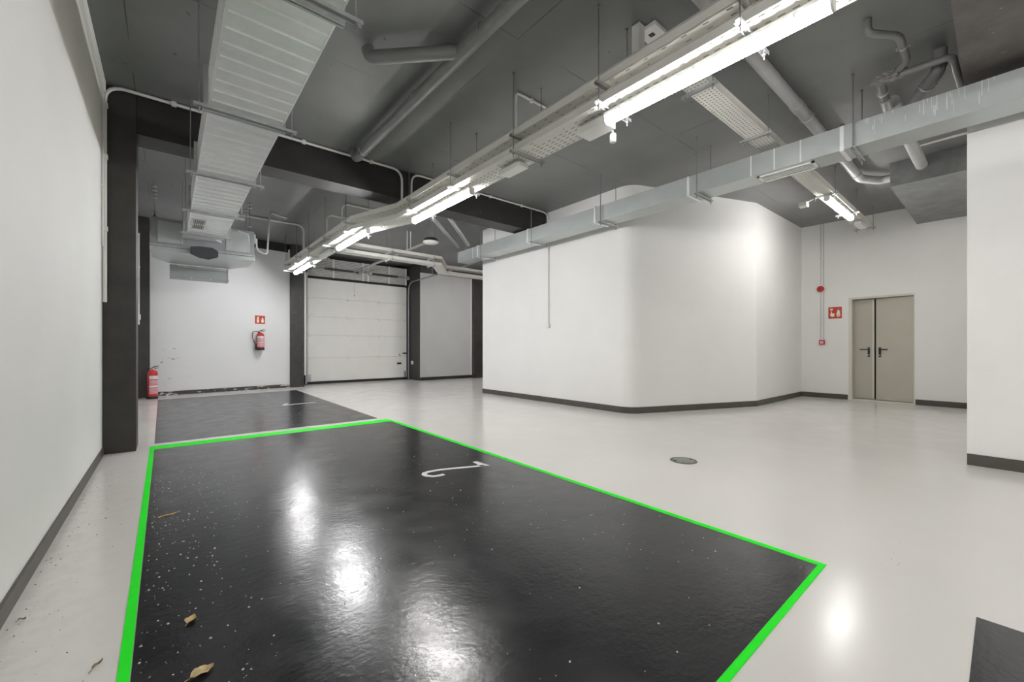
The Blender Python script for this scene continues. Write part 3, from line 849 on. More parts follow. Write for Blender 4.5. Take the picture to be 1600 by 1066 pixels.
# unlit boxes between the lamps, with motion sensors
def sensor_box(label, x0, x1, y0, y1, z0, group, cyl, ztop=None):
    o = thing('sensor_box', label, 'sensor', ((x0 + x1) / 2, (y0 + y1) / 2, z0), group)
    b = MB().bbox(x0, x1, y0, y1, z0, ztop or TZ - 0.03, 0.008).build('housing', M['white_plastic'], o)
    MB().box(x0 + 0.01, x1 - 0.01, y0 + 0.03, y1 - 0.03, (ztop or TZ - 0.03) + 0.0005, (ztop or TZ - 0.03) + 0.02).build('mount_plate', M['strut'], o)
    if cyl:
        cx, cy, cz = cyl
        MB().tube(fillet([(x1 - 0.005, cy, z0 + 0.03), (cx, cy, z0 + 0.03), (cx, cy, cz + 0.06)], 0.02), 0.008, 8).build('arm', M['white_plastic'], o)
        s_ = MB().lathe([(0.010, 0.075), (0.024, 0.07), (0.027, 0.06), (0.027, 0.018), (0.024, 0.016), (0.024, 0.011), (0.027, 0.009), (0.026, 0.003), (0.015, 0.0)], (cx, cy, cz), 20).build('sensor_head', M['white_plastic'], o)
        MB().lathe([(0.0245, 0.0115), (0.0248, 0.0125), (0.0248, 0.0155), (0.0245, 0.016)], (cx, cy, cz), 20).build('lens_band', M['black_plastic'], s_)
    return o
sensor_box('white box with a round motion sensor, at the end of the longest lamp', 2.62, 2.79, 2.03, 2.30, TZ - 0.085, 'white boxes under the trays', (2.845, 2.10, 2.755))
sensor_box('plain white box under the long tray between the first two lamps', 2.63, 2.76, 3.05, 3.36, TZ - 0.075, 'white boxes under the trays', None)
sensor_box('white box at the end of the branch tray lamp near the fire door', 9.15, 9.6, 1.60, 1.70, BZ - 0.085, 'white boxes under the trays', None, BZ - 0.03)
sensor_box('white box between the two lamps beyond the dark beam', 2.30, 2.41, 8.05, 8.75, TZ - 0.085, 'white boxes under the trays', None)
o = thing('motion_sensor', 'small white motion sensor on a side arm of the branch tray', 'sensor', (7.33, 1.94, 3.17))
MB().tube([(7.30, 1.80, 3.24), (7.32, 1.91, 3.215)], 0.010, 8).build('mount_arm', M['white_plastic'], o)
MB().bbox(7.27, 7.39, 1.90, 2.01, 3.155, 3.225, 0.014).build('sensor_head', M['white_plastic'], o)
o = thing('cable_trunking', 'white trunking dropping from a square ceiling plate into the long trays', 'cable trunking', (2.9, 1.9, 3.1))
MB().bbox(2.862, 2.938, 1.86, 1.93, 3.125, CE - 0.002, 0.004).build('trunking_body', M['white_steel'], o)
MB().bbox(2.942, 3.11, 1.77, 1.93, CE - 0.035, CE - 0.002, 0.004).build('ceiling_plate', M['white_steel'], o)
MB().bbox(3.005, 3.045, 1.83, 1.87, CE - 0.0395, CE - 0.0355, 0.001).build('cable_hole', M['black_plastic'], o)

# ------------------------------------------------------------------ conduits
def conduit(label, pts, r=0.011, fil=0.09, mat='conduit', clamps=(), name='electrical_conduit', group='pale electrical conduits', wall=None):
    o = thing(name, label, 'conduit', pts[0], group)
    MB().tube(fillet(pts, fil), r, 10).build('pipe', M[mat], o)
    for c in clamps:
        x, y, z = c
        MB().bbox(x - r - 0.006, x + r + 0.006, y - r - 0.006, y + r + 0.006, z - r - 0.006, z + r + 0.006, 0.004).build('mount_clamp', M['white_plastic'], o)
    return o
cy = YB0 - 0.018
conduit('conduit up the dark column corner and along the dark beam, passing over the ribbed duct', [(XL + 0.022, cy - 0.03, 1.49), (XL + 0.022, cy - 0.03, CE - 0.024), (2.60, cy - 0.03, CE - 0.024), (2.60, cy - 0.03, 3.13)], 0.016, 0.16,
        clamps=[(XL + 0.022, cy - 0.03, z) for z in (2.2, 2.9, 3.4)] + [(x, cy - 0.03, CE - 0.024) for x in (0.05, 1.3, 2.15)])
conduit('thin conduit beside the thicker one on the dark column corner', [(XL + 0.014, cy - 0.10, 2.02), (XL + 0.014, cy - 0.10, CE - 0.13)], 0.007, 0.1, clamps=[(XL + 0.014, cy - 0.10, 2.6)])
swx = 5.568
o = conduit('conduit along the dark beam and down the white block to a light switch', [(2.75, cy - 0.03, 3.13), (2.75, cy - 0.03, CE - 0.024), (swx, cy - 0.03, CE - 0.024), (swx, cy - 0.03, 1.50)], 0.014, 0.15,
            clamps=[(x, cy - 0.03, CE - 0.024) for x in (3.3, 4.2, 4.9)])
o = thing('light_switch', 'small white light switch at the foot of the conduit on the white block', 'switch', (5.575, cy - 0.03, 1.46))
MB().bbox(5.552, 5.588, cy - 0.068, cy + 0.008, 1.425, 1.498, 0.006).build('switch_box', M['white_plastic'], o)
MB().bbox(5.545, 5.551, cy - 0.050, cy - 0.010, 1.44, 1.482, 0.002).build('rocker', M['white_steel'], o)
conduit('short conduit dropping from the ceiling into the long tray before the beam', [(2.69, 3.16, 3.12), (2.69, 3.16, CE - 0.016), (3.1, 3.16, CE - 0.016)], 0.012, 0.05, clamps=[(2.9, 3.16, CE - 0.018)])
conduit('conduit looping from the ceiling over the back wall down into the long tray end', [(0.85, 9.95, CB - 0.02), (2.31, 9.95, CB - 0.02), (2.31, 9.95, 3.14)], 0.021, 0.16)
conduit('hanging conduit loop beside the fan unit', [(1.30, 9.16, 3.12), (1.30, 9.16, 2.90), (1.50, 9.3, 2.86), (1.56, 9.4, CB - 0.02), (1.9, 9.6, CB - 0.02)], 0.016, 0.10)
conduit('taller arched conduit above the bend of the long trays', [(2.50, 7.95, 3.14), (2.50, 7.95, CB - 0.02), (3.2, 7.95, CB - 0.02)], 0.017, 0.14)
conduit('lower arched conduit above the bend of the long trays', [(2.46, 8.75, 3.14), (2.46, 8.75, CB - 0.04), (2.95, 8.75, CB - 0.04)], 0.017, 0.12)
conduit('vertical conduit on the corner pilaster beside the standing extinguisher', [(-0.455, 11.43, 1.52), (-0.455, 11.43, 3.40)], 0.013, 0.1, clamps=[(-0.455, 11.43, 2.7)])
o = tag(MB().bbox(-0.485, -0.425, 11.37, 11.413, 1.62, 1.73, 0.006).build('conduit_box', M['white_plastic'], loc=(-0.44, 11.42, 1.6)), 'small white box on the corner pilaster conduit', 'junction box')
conduit('short vertical conduit at the end of the long tray by the back wall', [(2.34, 11.55, 2.98), (2.34, 11.55, 3.50)], 0.020, 0.1, clamps=[(2.34, 11.55, 3.3)])
conduit('thin conduit behind the near white wall, in front of the bulkhead', [(7.0, 0.78, 3.50), (7.0, 0.235, 3.50)], 0.014, 0.1)
# door wall: twin conduits, siren, call point, sign
for k, y in enumerate((2.492, 2.445)):
    conduit(f'{"longer" if k == 0 else "shorter"} of the twin conduits going down the wall to the red call point', [(XD - 0.012, y, 1.205 if k == 0 else 1.207), (XD - 0.012, y, CE - 0.01)], 0.0065, 0.1, 'conduit_grey', clamps=[(XD - 0.016, y, 2.9)])
o = thing('fire_alarm_siren', 'round red alarm siren on the wall above the call point', 'alarm siren', (XD, 2.49, 2.27))
MB().lathe([(0.075, -0.020), (0.075, -0.045), (0.06, -0.052)], (XD, 2.485, 2.265), 28, 'X').build('base', M['white_plastic'], o)
MB().lathe([(0.062, -0.0525), (0.064, -0.075), (0.050, -0.100), (0.022, -0.112), (0.004, -0.113)], (XD, 2.485, 2.265), 28, 'X').build('horn', M['red'], o)
MB().lathe([(0.016, -0.113), (0.012, -0.122), (0.003, -0.124)], (XD, 2.485, 2.265), 14, 'X').build('button', plain('dark_red_plastic', (0.25, 0.01, 0.015), 0.4), o)
o = thing('fire_call_point', 'square red manual call point with a white face on the wall', 'call point', (XD, 2.468, 1.157))
MB().bbox(XD - 0.055, XD - 0.021, 2.418, 2.518, 1.105, 1.203, 0.008).build('housing', M['red'], o)
MB().box(XD - 0.0205, XD - 0.002, 2.43, 2.506, 1.115, 1.193).build('mount_plate', M['white_plastic'], o)
MB().bbox(XD - 0.0585, XD - 0.0555, 2.440, 2.496, 1.13, 1.178, 0.001).build('glass_plate', M['label_white'], o)
MB().lathe([(0.009, -0.059), (0.009, -0.0605), (0.002, -0.0605)], (XD, 2.468, 1.155), 16, 'X').build('dot', M['black_plastic'], o)

# flat signs: shapes are given in sign units 0..1 (u to the viewer's right, v up)
def sign(label, origin, uvec, nvec, w, h, shapes, group):
    U = Vector(uvec); Nn = Vector(nvec); O = Vector(origin)
    o = thing('safety_sign', label, 'sign', origin, group)
    def poly(pts, d0, d1):
        n = len(pts)
        vs = [O + U * ((u - 0.5) * w) + Vector((0, 0, (v - 0.5) * h)) + Nn * d for d in (d0, d1) for u, v in pts]
        return vs, [tuple(range(n)), tuple(range(2 * n - 1, n - 1, -1))] + [(i, n + i, n + (i + 1) % n, (i + 1) % n) for i in range(n)]
    vs, fs = poly([(0, 0), (1, 0), (1, 1), (0, 1)], 0.002, 0.005)
    MB().add(vs, fs).build('plate', M['sign_red'], o)
    for nm, sh, mt in shapes:
        mb = MB()
        for s_ in sh:
            vs, fs = poly(s_, 0.0052, 0.0062); mb.add(vs, fs)
        mb.build(nm, M[mt], o)
    return o
flame = [(0.66, 0.14), (0.78, 0.12), (0.88, 0.20), (0.90, 0.36), (0.84, 0.50), (0.88, 0.66), (0.80, 0.62), (0.79, 0.84), (0.71, 0.68), (0.66, 0.72), (0.67, 0.55), (0.61, 0.44), (0.62, 0.26)]
flame_in = [(0.72, 0.18), (0.79, 0.18), (0.82, 0.28), (0.77, 0.40), (0.73, 0.34)]
hand = [(0.14, 0.30), (0.20, 0.18), (0.34, 0.14), (0.44, 0.20), (0.47, 0.40), (0.38, 0.46), (0.30, 0.44), (0.265, 0.50), (0.27, 0.66), (0.20, 0.66), (0.19, 0.44), (0.14, 0.42)]
press = [(0.13, 0.74), (0.34, 0.74), (0.34, 0.86), (0.13, 0.86)]
sign('red fire alarm sign with a pressing hand and flame beside the beige door', (XD, 2.255, 1.76), (0, -1, 0), (-1, 0, 0), 0.222, 0.235,
     [('hand', [hand, press], 'sign_pale'), ('flame', [flame], 'sign_pale'), ('flame_core', [flame_in], 'sign_red')], 'red fire signs')
ext = [(0.18, 0.14), (0.40, 0.14), (0.40, 0.62), (0.36, 0.70), (0.36, 0.80), (0.46, 0.84), (0.30, 0.86), (0.20, 0.80), (0.22, 0.70), (0.18, 0.62)]
yb = lambda x: 11.74 + (x - XL) * (0.36 / 2.96)
tvec = Vector((2.96, 0.36, 0)).normalized(); nvec = Vector((tvec.y, -tvec.x, 0))
sgx = 1.78
sign('red fire extinguisher sign on the back wall above the hanging extinguisher', (sgx, yb(sgx), 1.745), tvec, nvec, 0.222, 0.205,
     [('extinguisher_symbol', [ext], 'sign_pale'), ('flame', [flame], 'sign_pale'), ('symbol_mark', [[(0.24, 0.50), (0.34, 0.50), (0.34, 0.56), (0.24, 0.56)]], 'black_plastic')], 'red fire signs')

# ------------------------------------------------------------------ fire extinguishers
def arc_patch(r, a0, a1, z0, z1, c, n=14):
    vs, fs = [], []
    for i in range(n + 1):
        a = a0 + (a1 - a0) * i / n
        for rr in (r, r + 0.0012):
            for z in (z0, z1):
                vs.append((c[0] + rr * math.cos(a), c[1] + rr * math.sin(a), c[2] + z))
    for i in range(n):
        k = i * 4; q = k + 4
        fs += [(k + 2, q + 2, q + 3, k + 3), (k, k + 1, q + 1, q), (k + 1, k + 3, q + 3, q + 1), (k, q, q + 2, k + 2)]
    fs += [(0, 2, 3, 1), (n * 4, n * 4 + 1, n * 4 + 3, n * 4 + 2)]
    return vs, fs
def extinguisher(label, c, R, Hb, face, hose, wall_n=None):
    """c: centre of the foot; face: angle the printed label looks to; hose: side the hose hangs"""
    o = thing('fire_extinguisher', label, 'fire extinguisher', c, 'red fire extinguishers')
    prof = [(R * 0.90, 0.03), (R, 0.045), (R, Hb - 0.07), (R * 0.93, Hb - 0.045), (R * 0.72, Hb - 0.018), (R * 0.40, Hb - 0.004), (R * 0.22, Hb)]
    MB().lathe(prof, c, 28).build('cylinder_body', M['red'], o)
    MB().lathe([(R * 1.06, 0.0), (R * 1.08, 0.01), (R * 1.05, 0.05), (R * 1.003, 0.055), (R * 1.002, 0.046)], c, 28).build('foot_ring', M['black_plastic'], o)
    z = Hb
    f = Vector((math.cos(face), math.sin(face), 0)); s_ = Vector((-f.y, f.x, 0)) * hose
    C = Vector(c)
    v = MB().lathe([(R * 0.20, z), (R * 0.26, z + 0.01), (R * 0.26, z + 0.03), (R * 0.18, z + 0.045), (0.004, z + 0.05)], c, 16).build('valve', M['brass'], o)
    top = C + Vector((0, 0, z + 0.045))
    h = MB().tube([top + s_ * 0.012, top - s_ * 0.035 + Vector((0, 0, 0.020)), top - s_ * 0.105 + Vector((0, 0, 0.034))], [0.010, 0.010, 0.006], 8)
    h.build('lever', M['black_plastic'], o)
    MB().tube([top + s_ * 0.01 - Vector((0, 0, 0.016)), top - s_ * 0.05 - Vector((0, 0, 0.012)), top - s_ * 0.10 - Vector((0, 0, 0.004))], [0.009, 0.008, 0.005], 8).build('carry_handle', M['black_plastic'], o)
    MB().lathe([(0.016, -0.008), (0.016, 0.008), (0.004, 0.009)], tuple(top + f * 0.03 - Vector((0, 0, 0.02))), 12).build('gauge', M['label_white'], v)
    hp = fillet([top + s_ * 0.018 - Vector((0, 0, 0.02)), top + s_ * (R + 0.085) - Vector((0, 0, 0.01)), C + s_ * (R + 0.085) + Vector((0, 0, Hb * 0.62)), C + s_ * (R + 0.016) + Vector((0, 0, Hb * 0.30)), C + s_ * (R + 0.015) + Vector((0, 0, 0.10))], 0.06)
    hs = MB().tube(hp, 0.0085, 9).build('hose', M['black_rubber'], o)
    MB().tube([C + s_ * (R + 0.015) + Vector((0, 0, 0.15)), C + s_ * (R + 0.015) + Vector((0, 0, 0.07)), C + s_ * (R + 0.017) + Vector((0, 0, 0.01))], [0.010, 0.013, 0.019], 10).build('nozzle', M['black_plastic'], hs)
    for z0, z1, mt, nm in ((Hb * 0.68, Hb * 0.80, 'label_white', 'label'), (Hb * 0.48, Hb * 0.665, 'label_pink', 'label'), (Hb * 0.40, Hb * 0.47, 'label_white', 'label'), (Hb * 0.17, Hb * 0.385, 'label_pink', 'label')):
        vs, fs = arc_patch(R + 0.0004, face - 1.05, face + 1.05, z0, z1, c)
        p = MB().add(vs, fs).build(nm, M[mt], o)
        if mt == 'label_pink':      # rows of fine print
            tm = MB()
            rr = random.Random(int(z0 * 1000))
            for q in range(4):
                zz = z0 + (z1 - z0) * (q + 0.7) / 4.6
                a = face - 0.9
                while a < face + 0.8:
                    da = rr.uniform(0.10, 0.32)
                    vs, fs = arc_patch(R + 0.0018, a, min(a + da, face + 0.95), zz, zz + 0.009, c, 3)
                    tm.add(vs, fs); a += da + 0.07
            tm.build('print', M['label_white'], p)
    if wall_n is not None:
        wn = Vector(wall_n)
        p = C + Vector((0, 0, Hb - 0.03)) - wn * (R + 0.013)
        MB().bbox(p.x - 0.03, p.x + 0.03, p.y - 0.010, p.y + 0.010, p.z - 0.06, p.z + 0.05, 0.003).build('wall_bracket', M['black_plastic'], o)
    return o
face = math.atan2(-11.2, 0.35)
extinguisher('red extinguisher standing on the floor in the corner by the dark pilaster', (-0.235, 11.17, 0.001), 0.082, 0.59, face + 0.35, -1)
ex = 1.775
extinguisher('red extinguisher hung on the back wall below its sign, black hose on one side', (ex, yb(ex) - 0.115, 0.985), 0.082, 0.43, math.atan2(-1, -0.12), -1, nvec)

# ------------------------------------------------------------------ beige fire door
door = thing('door_1', 'beige grey double leaf fire door standing slightly ajar in the white wall', 'door', (XD, 1.56, 0))
door['kind'] = 'structure'
fr = MB()
fr.box(XD - 0.006, XD + 0.26, YD1 - 0.052, YD1 - 0.001, 0.0005, DZ - 0.001)
fr.box(XD - 0.006, XD + 0.26, YD0 + 0.001, YD0 + 0.014, 0.0005, DZ - 0.001)
fr.box(XD - 0.006, XD + 0.26, YD0 + 0.015, YD1 - 0.053, DZ - 0.036, DZ - 0.001)
fr.build('frame', M['frame_beige'], door)
MB().box(XD + 0.02, XD + 0.30, YD0 + 0.015, YD1 - 0.053, 0.0005, 0.022).build('threshold', M['frame_beige'], door)
MB().box(XD + 0.262, XD + 0.296, YD0 + 0.002, YD1 - 0.002, 0.03, DZ - 0.002).build('gap_shade_sheet', M['black_plastic'], door)  # black sheet put in for the shade behind the leaves
def leaf_door(hy, w, ang, x, sgn, nm, handle_flip):
    """leaf hinged at y=hy, opening w towards sgn*Y, turned away by ang"""
    mt = Matrix.Translation((x, hy, 0)) @ Matrix.Rotation(ang, 4, 'Z')
    lf = MB().bbox(0, 0.05, min(0, sgn * w), max(0, sgn * w), 0.03, DZ - 0.045, 0.003, mt).build(nm, M['door_beige'], door)
    yy = sgn * (w - 0.06)
    hd = MB().bbox(-0.010, -0.001, yy - 0.018, yy + 0.018, 0.86, 1.05, 0.003, mt)
    pts = [mt @ Vector(p) for p in ((-0.008, yy, 1.01), (-0.05, yy, 1.01), (-0.055, yy - sgn * 0.02, 1.01), (-0.055, yy - sgn * 0.13, 1.01))]
    hd.tube(pts, 0.009, 8)
    hd.build('handle', M['black_plastic'], lf)
    kk = mt @ Vector((-0.012, yy, 0.90))
    MB().lathe([(0.010, -0.012), (0.010, 0.0)], tuple(kk), 12, 'X').build('keyhole', M['strut'], lf)
    return lf
leaf_door(YD1 - 0.054, 0.285, 0.0, XD + 0.19, -1, 'door_leaf', False)
leaf_door(YD0 + 0.016, 0.548, -0.16, XD + 0.055, 1, 'door_leaf', True)
MB().box(XD + 0.175, XD + 0.189, YD1 - 0.365, YD1 - 0.335, 0.03, DZ - 0.045).build('meeting_strip', M['frame_beige'], door)

# ------------------------------------------------------------------ sectional garage door
gd = thing('garage_door', 'off-white sectional garage door with five panels, under a white slatted header', 'garage door', (4.6, 12.7, 0))
GX0, GX1, GY = 3.04, 6.06, 12.70
zs = [0.07, 0.75, 1.40, 1.93, 2.47, 3.03]
for i in range(5):
    z0, z1 = zs[i], zs[i + 1]
    mb = MB().bbox(GX0, GX1, GY, GY + 0.04, z0 + 0.005, z1 - 0.005, 0.008)
    for k in range(1, 5):
        z = z0 + (z1 - z0) * k / 5
        mb.box(GX0 + 0.01, GX1 - 0.01, GY - 0.0018, GY - 0.0002, z - 0.004, z + 0.004)
    s_ = mb.build('door_section', M['gate_white'], gd)
    MB().box(GX0, GX1, GY + 0.005, GY + 0.03, z0 - 0.004, z0 + 0.004).build('joint_shadow_gap', M['grey_band'], s_)
    if i:
        for x in (GX0 + 0.06, GX0 + 1.13, GX0 + 2.10, GX1 - 0.05):
            h = MB().bbox(x - 0.035, x + 0.035, GY - 0.014, GY - 0.003, z0 - 0.045, z0 + 0.045, 0.004)
            h.cyl((x - 0.04, GY - 0.016, z0), (x + 0.04, GY - 0.016, z0), 0.007, 8)
            h.build('hinge', M['white_steel'], s_)
    else:
        MB().bbox(5.72, 5.87, GY - 0.02, GY - 0.001, 0.50, 0.56, 0.006).build('handle', M['black_plastic'], s_)
        for x in (GX0 + 0.04, GX1 - 0.05):
            MB().bbox(x - 0.05, x + 0.05, GY - 0.03, GY - 0.001, 0.08, 0.28, 0.006).build('bottom_bracket', M['strut'], s_)
    if i == 1:
        lk = MB().bbox(5.92, 6.05, GY - 0.025, GY - 0.002, 0.84, 0.88, 0.006)
        lk.build('lock', M['black_plastic'], s_)
        MB().box(5.80, 5.825, GY - 0.02, GY - 0.002, 0.79, 0.83).build('keyhole', M['black_plastic'], s_)
    if i == 3:
        MB().bbox(GX0 + 0.08, GX0 + 0.15, GY - 0.004, GY - 0.002, 1.98, 2.02, 0.001).build('sticker', M['conduit'], s_)
MB().bbox(GX0, GX1, GY - 0.012, GY + 0.05, 0.003, 0.07, 0.01).build('bottom_seal', M['black_rubber'], gd)
MB().box(GX0 - 0.02, GX1 + 0.05, GY - 0.02, GY + 0.05, 3.035, 3.085).build('top_seal', M['black_rubber'], gd)
hdr = MB().box(GX0, GX1, GY + 0.03, GY + 0.05, 3.09, 3.64).build('header_back', M['base'], gd)
hd = MB()
for k in range(12):
    z = 3.095 + k * 0.0455
    hd.add([(GX0, GY + 0.029, z + 0.008), (GX1, GY + 0.029, z + 0.008), (GX1, GY + 0.008, z + 0.012), (GX0, GY + 0.008, z + 0.012), (GX1, GY + 0.029, z + 0.0445), (GX0, GY + 0.029, z + 0.0445)], [(0, 1, 2, 3), (3, 2, 4, 5)])
hd.build('louvre_slat', M['white_steel'], gd, recalc=False)
for x in (3.75, 4.62, 4.78, 5.45, 6.03):
    MB().box(x - 0.03, x + 0.03, GY - 0.012, GY + 0.007, 3.09, 3.64).build('post', M['white_steel'], hdr)
MB().cyl((GX0 + 0.02, GY - 0.07, 3.33), (GX1 + 0.05, GY - 0.07, 3.33), 0.013, 10).build('torsion_shaft', M['strut'], gd)
for x0, x1 in ((3.48, 4.48), (4.86, 5.72)):
    sp = MB(); pts = []
    nturn = int((x1 - x0) / 0.030)
    for k in range(nturn * 8 + 1):
        a = 2 * PI * k / 8
        pts.append((x0 + (x1 - x0) * k / (nturn * 8), GY - 0.07 + 0.030 * math.cos(a), 3.33 + 0.030 * math.sin(a)))
    sp.tube(pts, 0.008, 5).build('torsion_spring', M['black_plastic'], gd)
for x in (4.50, 4.82, GX1 + 0.02):
    MB().bbox(x - 0.05, x + 0.05, GY - 0.11, GY - 0.012, 3.27, 3.39, 0.01).build('shaft_bracket', M['strut'], gd)
MB().lathe([(0.055, -0.02), (0.06, -0.015), (0.045, -0.005), (0.045, 0.005), (0.06, 0.015), (0.055, 0.02)], (GX1 + 0.00, GY - 0.07, 3.33), 20, 'X').build('cable_drum', M['strut'], gd)
def track(x, yend, nm):
    pts = fillet([(x, GY - 0.05, 0.02), (x, GY - 0.05, 3.18), (x, yend, 3.22)], 0.35, 10)
    mb = MB()
    prof = [(-0.022, -0.012), (0.022, -0.012), (0.022, 0.012), (0.016, 0.012), (0.016, -0.006), (-0.016, -0.006), (-0.016, 0.012), (-0.022, 0.012)]
    n = len(prof); rows = []
    for i, p in enumerate(pts):
        d = (pts[min(i + 1, len(pts) - 1)] - pts[max(i - 1, 0)]).normalized()
        side = Vector((1, 0, 0)); up = side.cross(d)
        rows.append([p + side * u + up * w for u, w in prof])
    vs = [v for r in rows for v in r]
    fs = [(i * n + k, i * n + (k + 1) % n, (i + 1) * n + (k + 1) % n, (i + 1) * n + k) for i in range(len(rows) - 1) for k in range(n)]
    mb.add(vs, fs)
    return mb.build(nm, M['strut'], gd)
track(6.10, 8.75, 'roller_track'); track(3.0, 12.0, 'roller_track')
MB().bbox(2.83, 2.875, 12.14, 12.20, 0.30, 3.1, 0.004).build('side_post', M['white_steel'], gd)
for y in (9.2, 11.0):
    MB().box(6.065, 6.072, y - 0.015, y + 0.015, 3.20, CB - 0.002).build('hanger_strap', M['strut'], gd)
tag(MB().bbox(6.09, 6.137, 12.35, 12.45, 0.50, 0.61, 0.006).build('photocell', M['white_plastic'], loc=(6.11, 12.4, 0.55)), 'small white photocell box low beside the garage door', 'sensor')
op = thing('door_opener', 'garage door motor with round white lamp cover on a rail below the ceiling', 'door motor', (4.3, 8.0, 3.3))
MB().bbox(4.28, 4.34, 8.12, GY - 0.145, 3.30, 3.34, 0.004).build('guide_rail', M['strut'], op)
MB().lathe([(0.02, 0.0), (0.13, 0.008), (0.165, 0.035), (0.165, 0.05)], (4.34, 7.92, 3.27), 32).build('lamp_cover', M['white_plastic'], op)
MB().lathe([(0.15, 0.0505), (0.15, 0.10), (0.11, 0.125)], (4.34, 7.92, 3.27), 32).build('motor_housing', M['black_plastic'], op)
for x in (4.25, 4.43):
    MB().cyl((x, 7.93, 3.38), (x + (0.05 if x < 4.3 else -0.05), 7.93, CB - 0.002), 0.005, 6).build('hanging_rod', M['rod'], op)
for x in (4.265, 4.35):
    MB().box(x, x + 0.008, 8.9, 8.93, 3.30, CB - 0.002).build('hanger_strap', M['white_steel'], op)
MB().cyl((4.31, GY - 0.15, 3.295), (4.31, GY - 0.15, 2.62), 0.002, 6).build('release_cord', M['sign_red'], op)
MB().lathe([(0.003, 0.0), (0.014, 0.006), (0.014, 0.03), (0.003, 0.036)], (4.31, GY - 0.15, 2.585), 10).build('cord_grip', M['sign_red'], op)

# ------------------------------------------------------------------ drain pipes under the ceiling
def pipe(name, label, runs, r, mat, collars=(), clamps=(), group='grey drain pipes', caps=True):
    o = thing(name, label, 'pipe', runs[0][0][0], group)
    for pts, fil in runs:
        MB().tube(fillet(pts, fil, 8), r, 20).build('pipe_run', M[mat], o)
    for a, b in collars:
        MB().cyl(a, b, r * 1.10, 20).build('collar', M[mat], o)
    for (p, d) in clamps:
        p = Vector(p); d = Vector(d).normalized()
        c = MB().cyl(p - d * 0.008, p + d * 0.008, r * 1.13, 20)
        s_ = d.cross(Vector((0, 0, 1))).normalized()
        for k in (-1, 1):
            q = p + s_ * k * (r * 1.13 + 0.008)
            c.cyl(q - Vector((0, 0, 0.012)), q + Vector((0, 0, 0.012)), 0.006, 8)
        c.build('mount_clamp', M['strut'], o)
    return o
pz = 3.52
pipe('drain_pipe', 'long grey drain pipe with a side branch, under the ceiling beside the ribbed duct',
     [([(1.93, REAR + 0.05, pz), (1.87, 5.40, pz - 0.02), (1.87, 5.455, CE - 0.04)], 0.09), ([(1.885, 2.92, pz), (1.33, 3.47, pz), (1.31, 3.49, CE - 0.035)], 0.09)], 0.055, 'pvc',
     [((1.886, 2.60, pz), (1.884, 3.06, pz)), ((1.874, 5.20, pz - 0.02), (1.874, 5.34, pz - 0.02))], [((1.882, 3.72, pz), (0, 1, 0)), ((1.876, 5.12, pz - 0.02), (0, 1, 0))])
pipe('drain_pipe', 'grey drain pipe crossing above the branch tray and turning into the bulkhead',
     [([(2.4, 1.375, pz), (7.78, 1.375, pz), (8.10, 1.20, pz), (8.10, 1.054, pz)], 0.06)], 0.055, 'pvc_light',
     [((4.9, 1.375, pz), (5.05, 1.375, pz)), ((7.5, 1.375, pz), (7.62, 1.375, pz))], [((5.25, 1.375, pz), (1, 0, 0))])
pipe('drain_pipe', 'thick grey pipe entering the front of the grey bulkhead',
     [([(5.55, 0.735, 3.50), (7.778, 0.735, 3.50)], 0.1)], 0.062, 'pvc_light', [((6.5, 0.735, 3.50), (6.62, 0.735, 3.50))], [((6.1, 0.735, 3.50), (1, 0, 0))])
pipe('drain_pipe', 'shorter of two slanting grey pipes behind the dark beam', [([(3.45, 6.62, 3.56), (5.55, 8.72, 3.56)], 0.1)], 0.05, 'pvc_light', [((4.55, 7.72, 3.56), (4.65, 7.82, 3.56))], [((4.0, 7.17, 3.56), (1, 1, 0))])
pipe('drain_pipe', 'longer of two slanting grey pipes behind the dark beam', [([(3.62, 6.30, 3.56), (5.62, 8.40, 3.56)], 0.1)], 0.05, 'pvc_light', [((4.75, 7.49, 3.56), (4.85, 7.59, 3.56))], [((4.2, 6.88, 3.56), (1, 1, 0))])
pipe('drain_pipe', 'thick curved waste pipe with a black joint above the side duct',
     [([(5.10, 0.37, 3.61), (5.11, 0.375, 3.43), (5.40, 0.54, 3.40), (5.56, 0.58, 3.40)], 0.12)], 0.05, 'pvc', [], [((5.26, 0.46, 3.415), (0.87, 0.5, 0))])
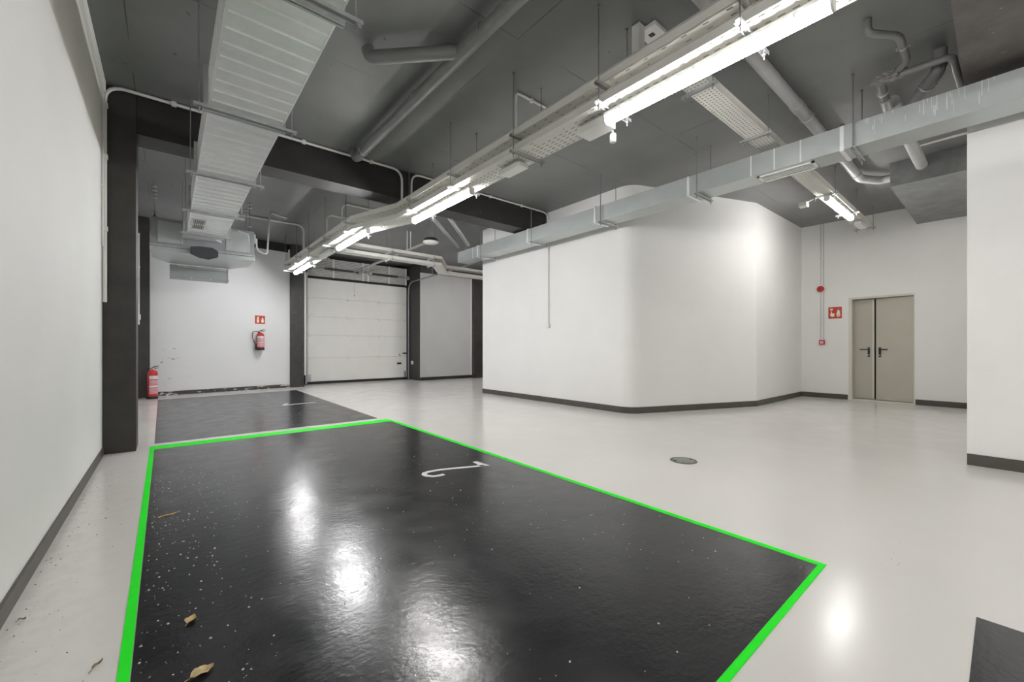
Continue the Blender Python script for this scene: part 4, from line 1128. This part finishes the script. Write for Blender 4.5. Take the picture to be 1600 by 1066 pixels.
o = pipe('drain_pipe', 'thin zigzag waste pipes crusted together with hardened foam above the side duct',
         [([(4.22, 0.70, CE - 0.006), (4.22, 0.70, 3.52), (4.42, 0.54, 3.50), (4.80, 0.54, 3.47), (4.88, 0.61, 3.455)], 0.06),
          ([(4.90, 0.66, 3.43), (4.90, 0.285, 3.42), (5.50, 0.268, 3.42)], 0.05)], 0.026, 'pvc', [], [((4.58, 0.54, 3.486), (1, 0, 0))])
MB().cyl((4.88, 0.725, 3.42), (5.50, 0.76, 3.42), 0.036, 20).build('pipe_run', M['pvc'], o)
MB().cyl((5.25, 0.746, 3.42), (5.48, 0.759, 3.42), 0.041, 20).build('collar', M['pvc_light'], o)
c = MB().cyl((5.09, 0.737, 3.42), (5.11, 0.738, 3.42), 0.043, 20)
c.build('mount_clamp', M['strut'], o)
bm = bmesh.new(); bmesh.ops.create_icosphere(bm, subdivisions=4, radius=1)
rnd = random.Random(2)
from mathutils import noise as mnoise
for v in bm.verts:
    k = 1 + 0.45 * mnoise.noise(v.co * 2.3) + 0.25 * mnoise.noise(v.co * 6)
    v.co = Vector((v.co.x * 0.055 * k, v.co.y * 0.11 * k, v.co.z * 0.05 * k)) + Vector((4.905, 0.665, 3.44))
MB().bm(bm, None, True).build('hardened_foam', plain('grey_hardened_foam', (0.22, 0.21, 0.20), 0.8, 0, 0.3, 30, 0.3), o)

# ------------------------------------------------------------------ world, camera
w = bpy.data.worlds.new('World'); SC.world = w; w.use_nodes = True
w.node_tree.nodes['Background'].inputs[0].default_value = (0.9, 0.95, 1.0, 1)
w.node_tree.nodes['Background'].inputs[1].default_value = 0.02

cam = bpy.data.cameras.new('camera'); co = bpy.data.objects.new('camera', cam); COL.objects.link(co)
cam.sensor_width = 36; cam.lens = 645.0 / 1600 * 36
cam.shift_y = 10.0 / 1600
th = math.atan((800 - 262) / 645.0)
co.location = (0, 0, 1.05); co.rotation_euler = (PI / 2, 0, -th)
cam.clip_start = 0.03
SC.camera = co
SC.view_settings.view_transform = 'Standard'
SC.view_settings.look = 'None'
SC.view_settings.exposure = 1.22
SC.view_settings.gamma = 1.0
SC.view_settings.use_curve_mapping = False
SC.cycles.max_bounces = 12
SC.cycles.diffuse_bounces = 8
SC.cycles.use_denoising = True
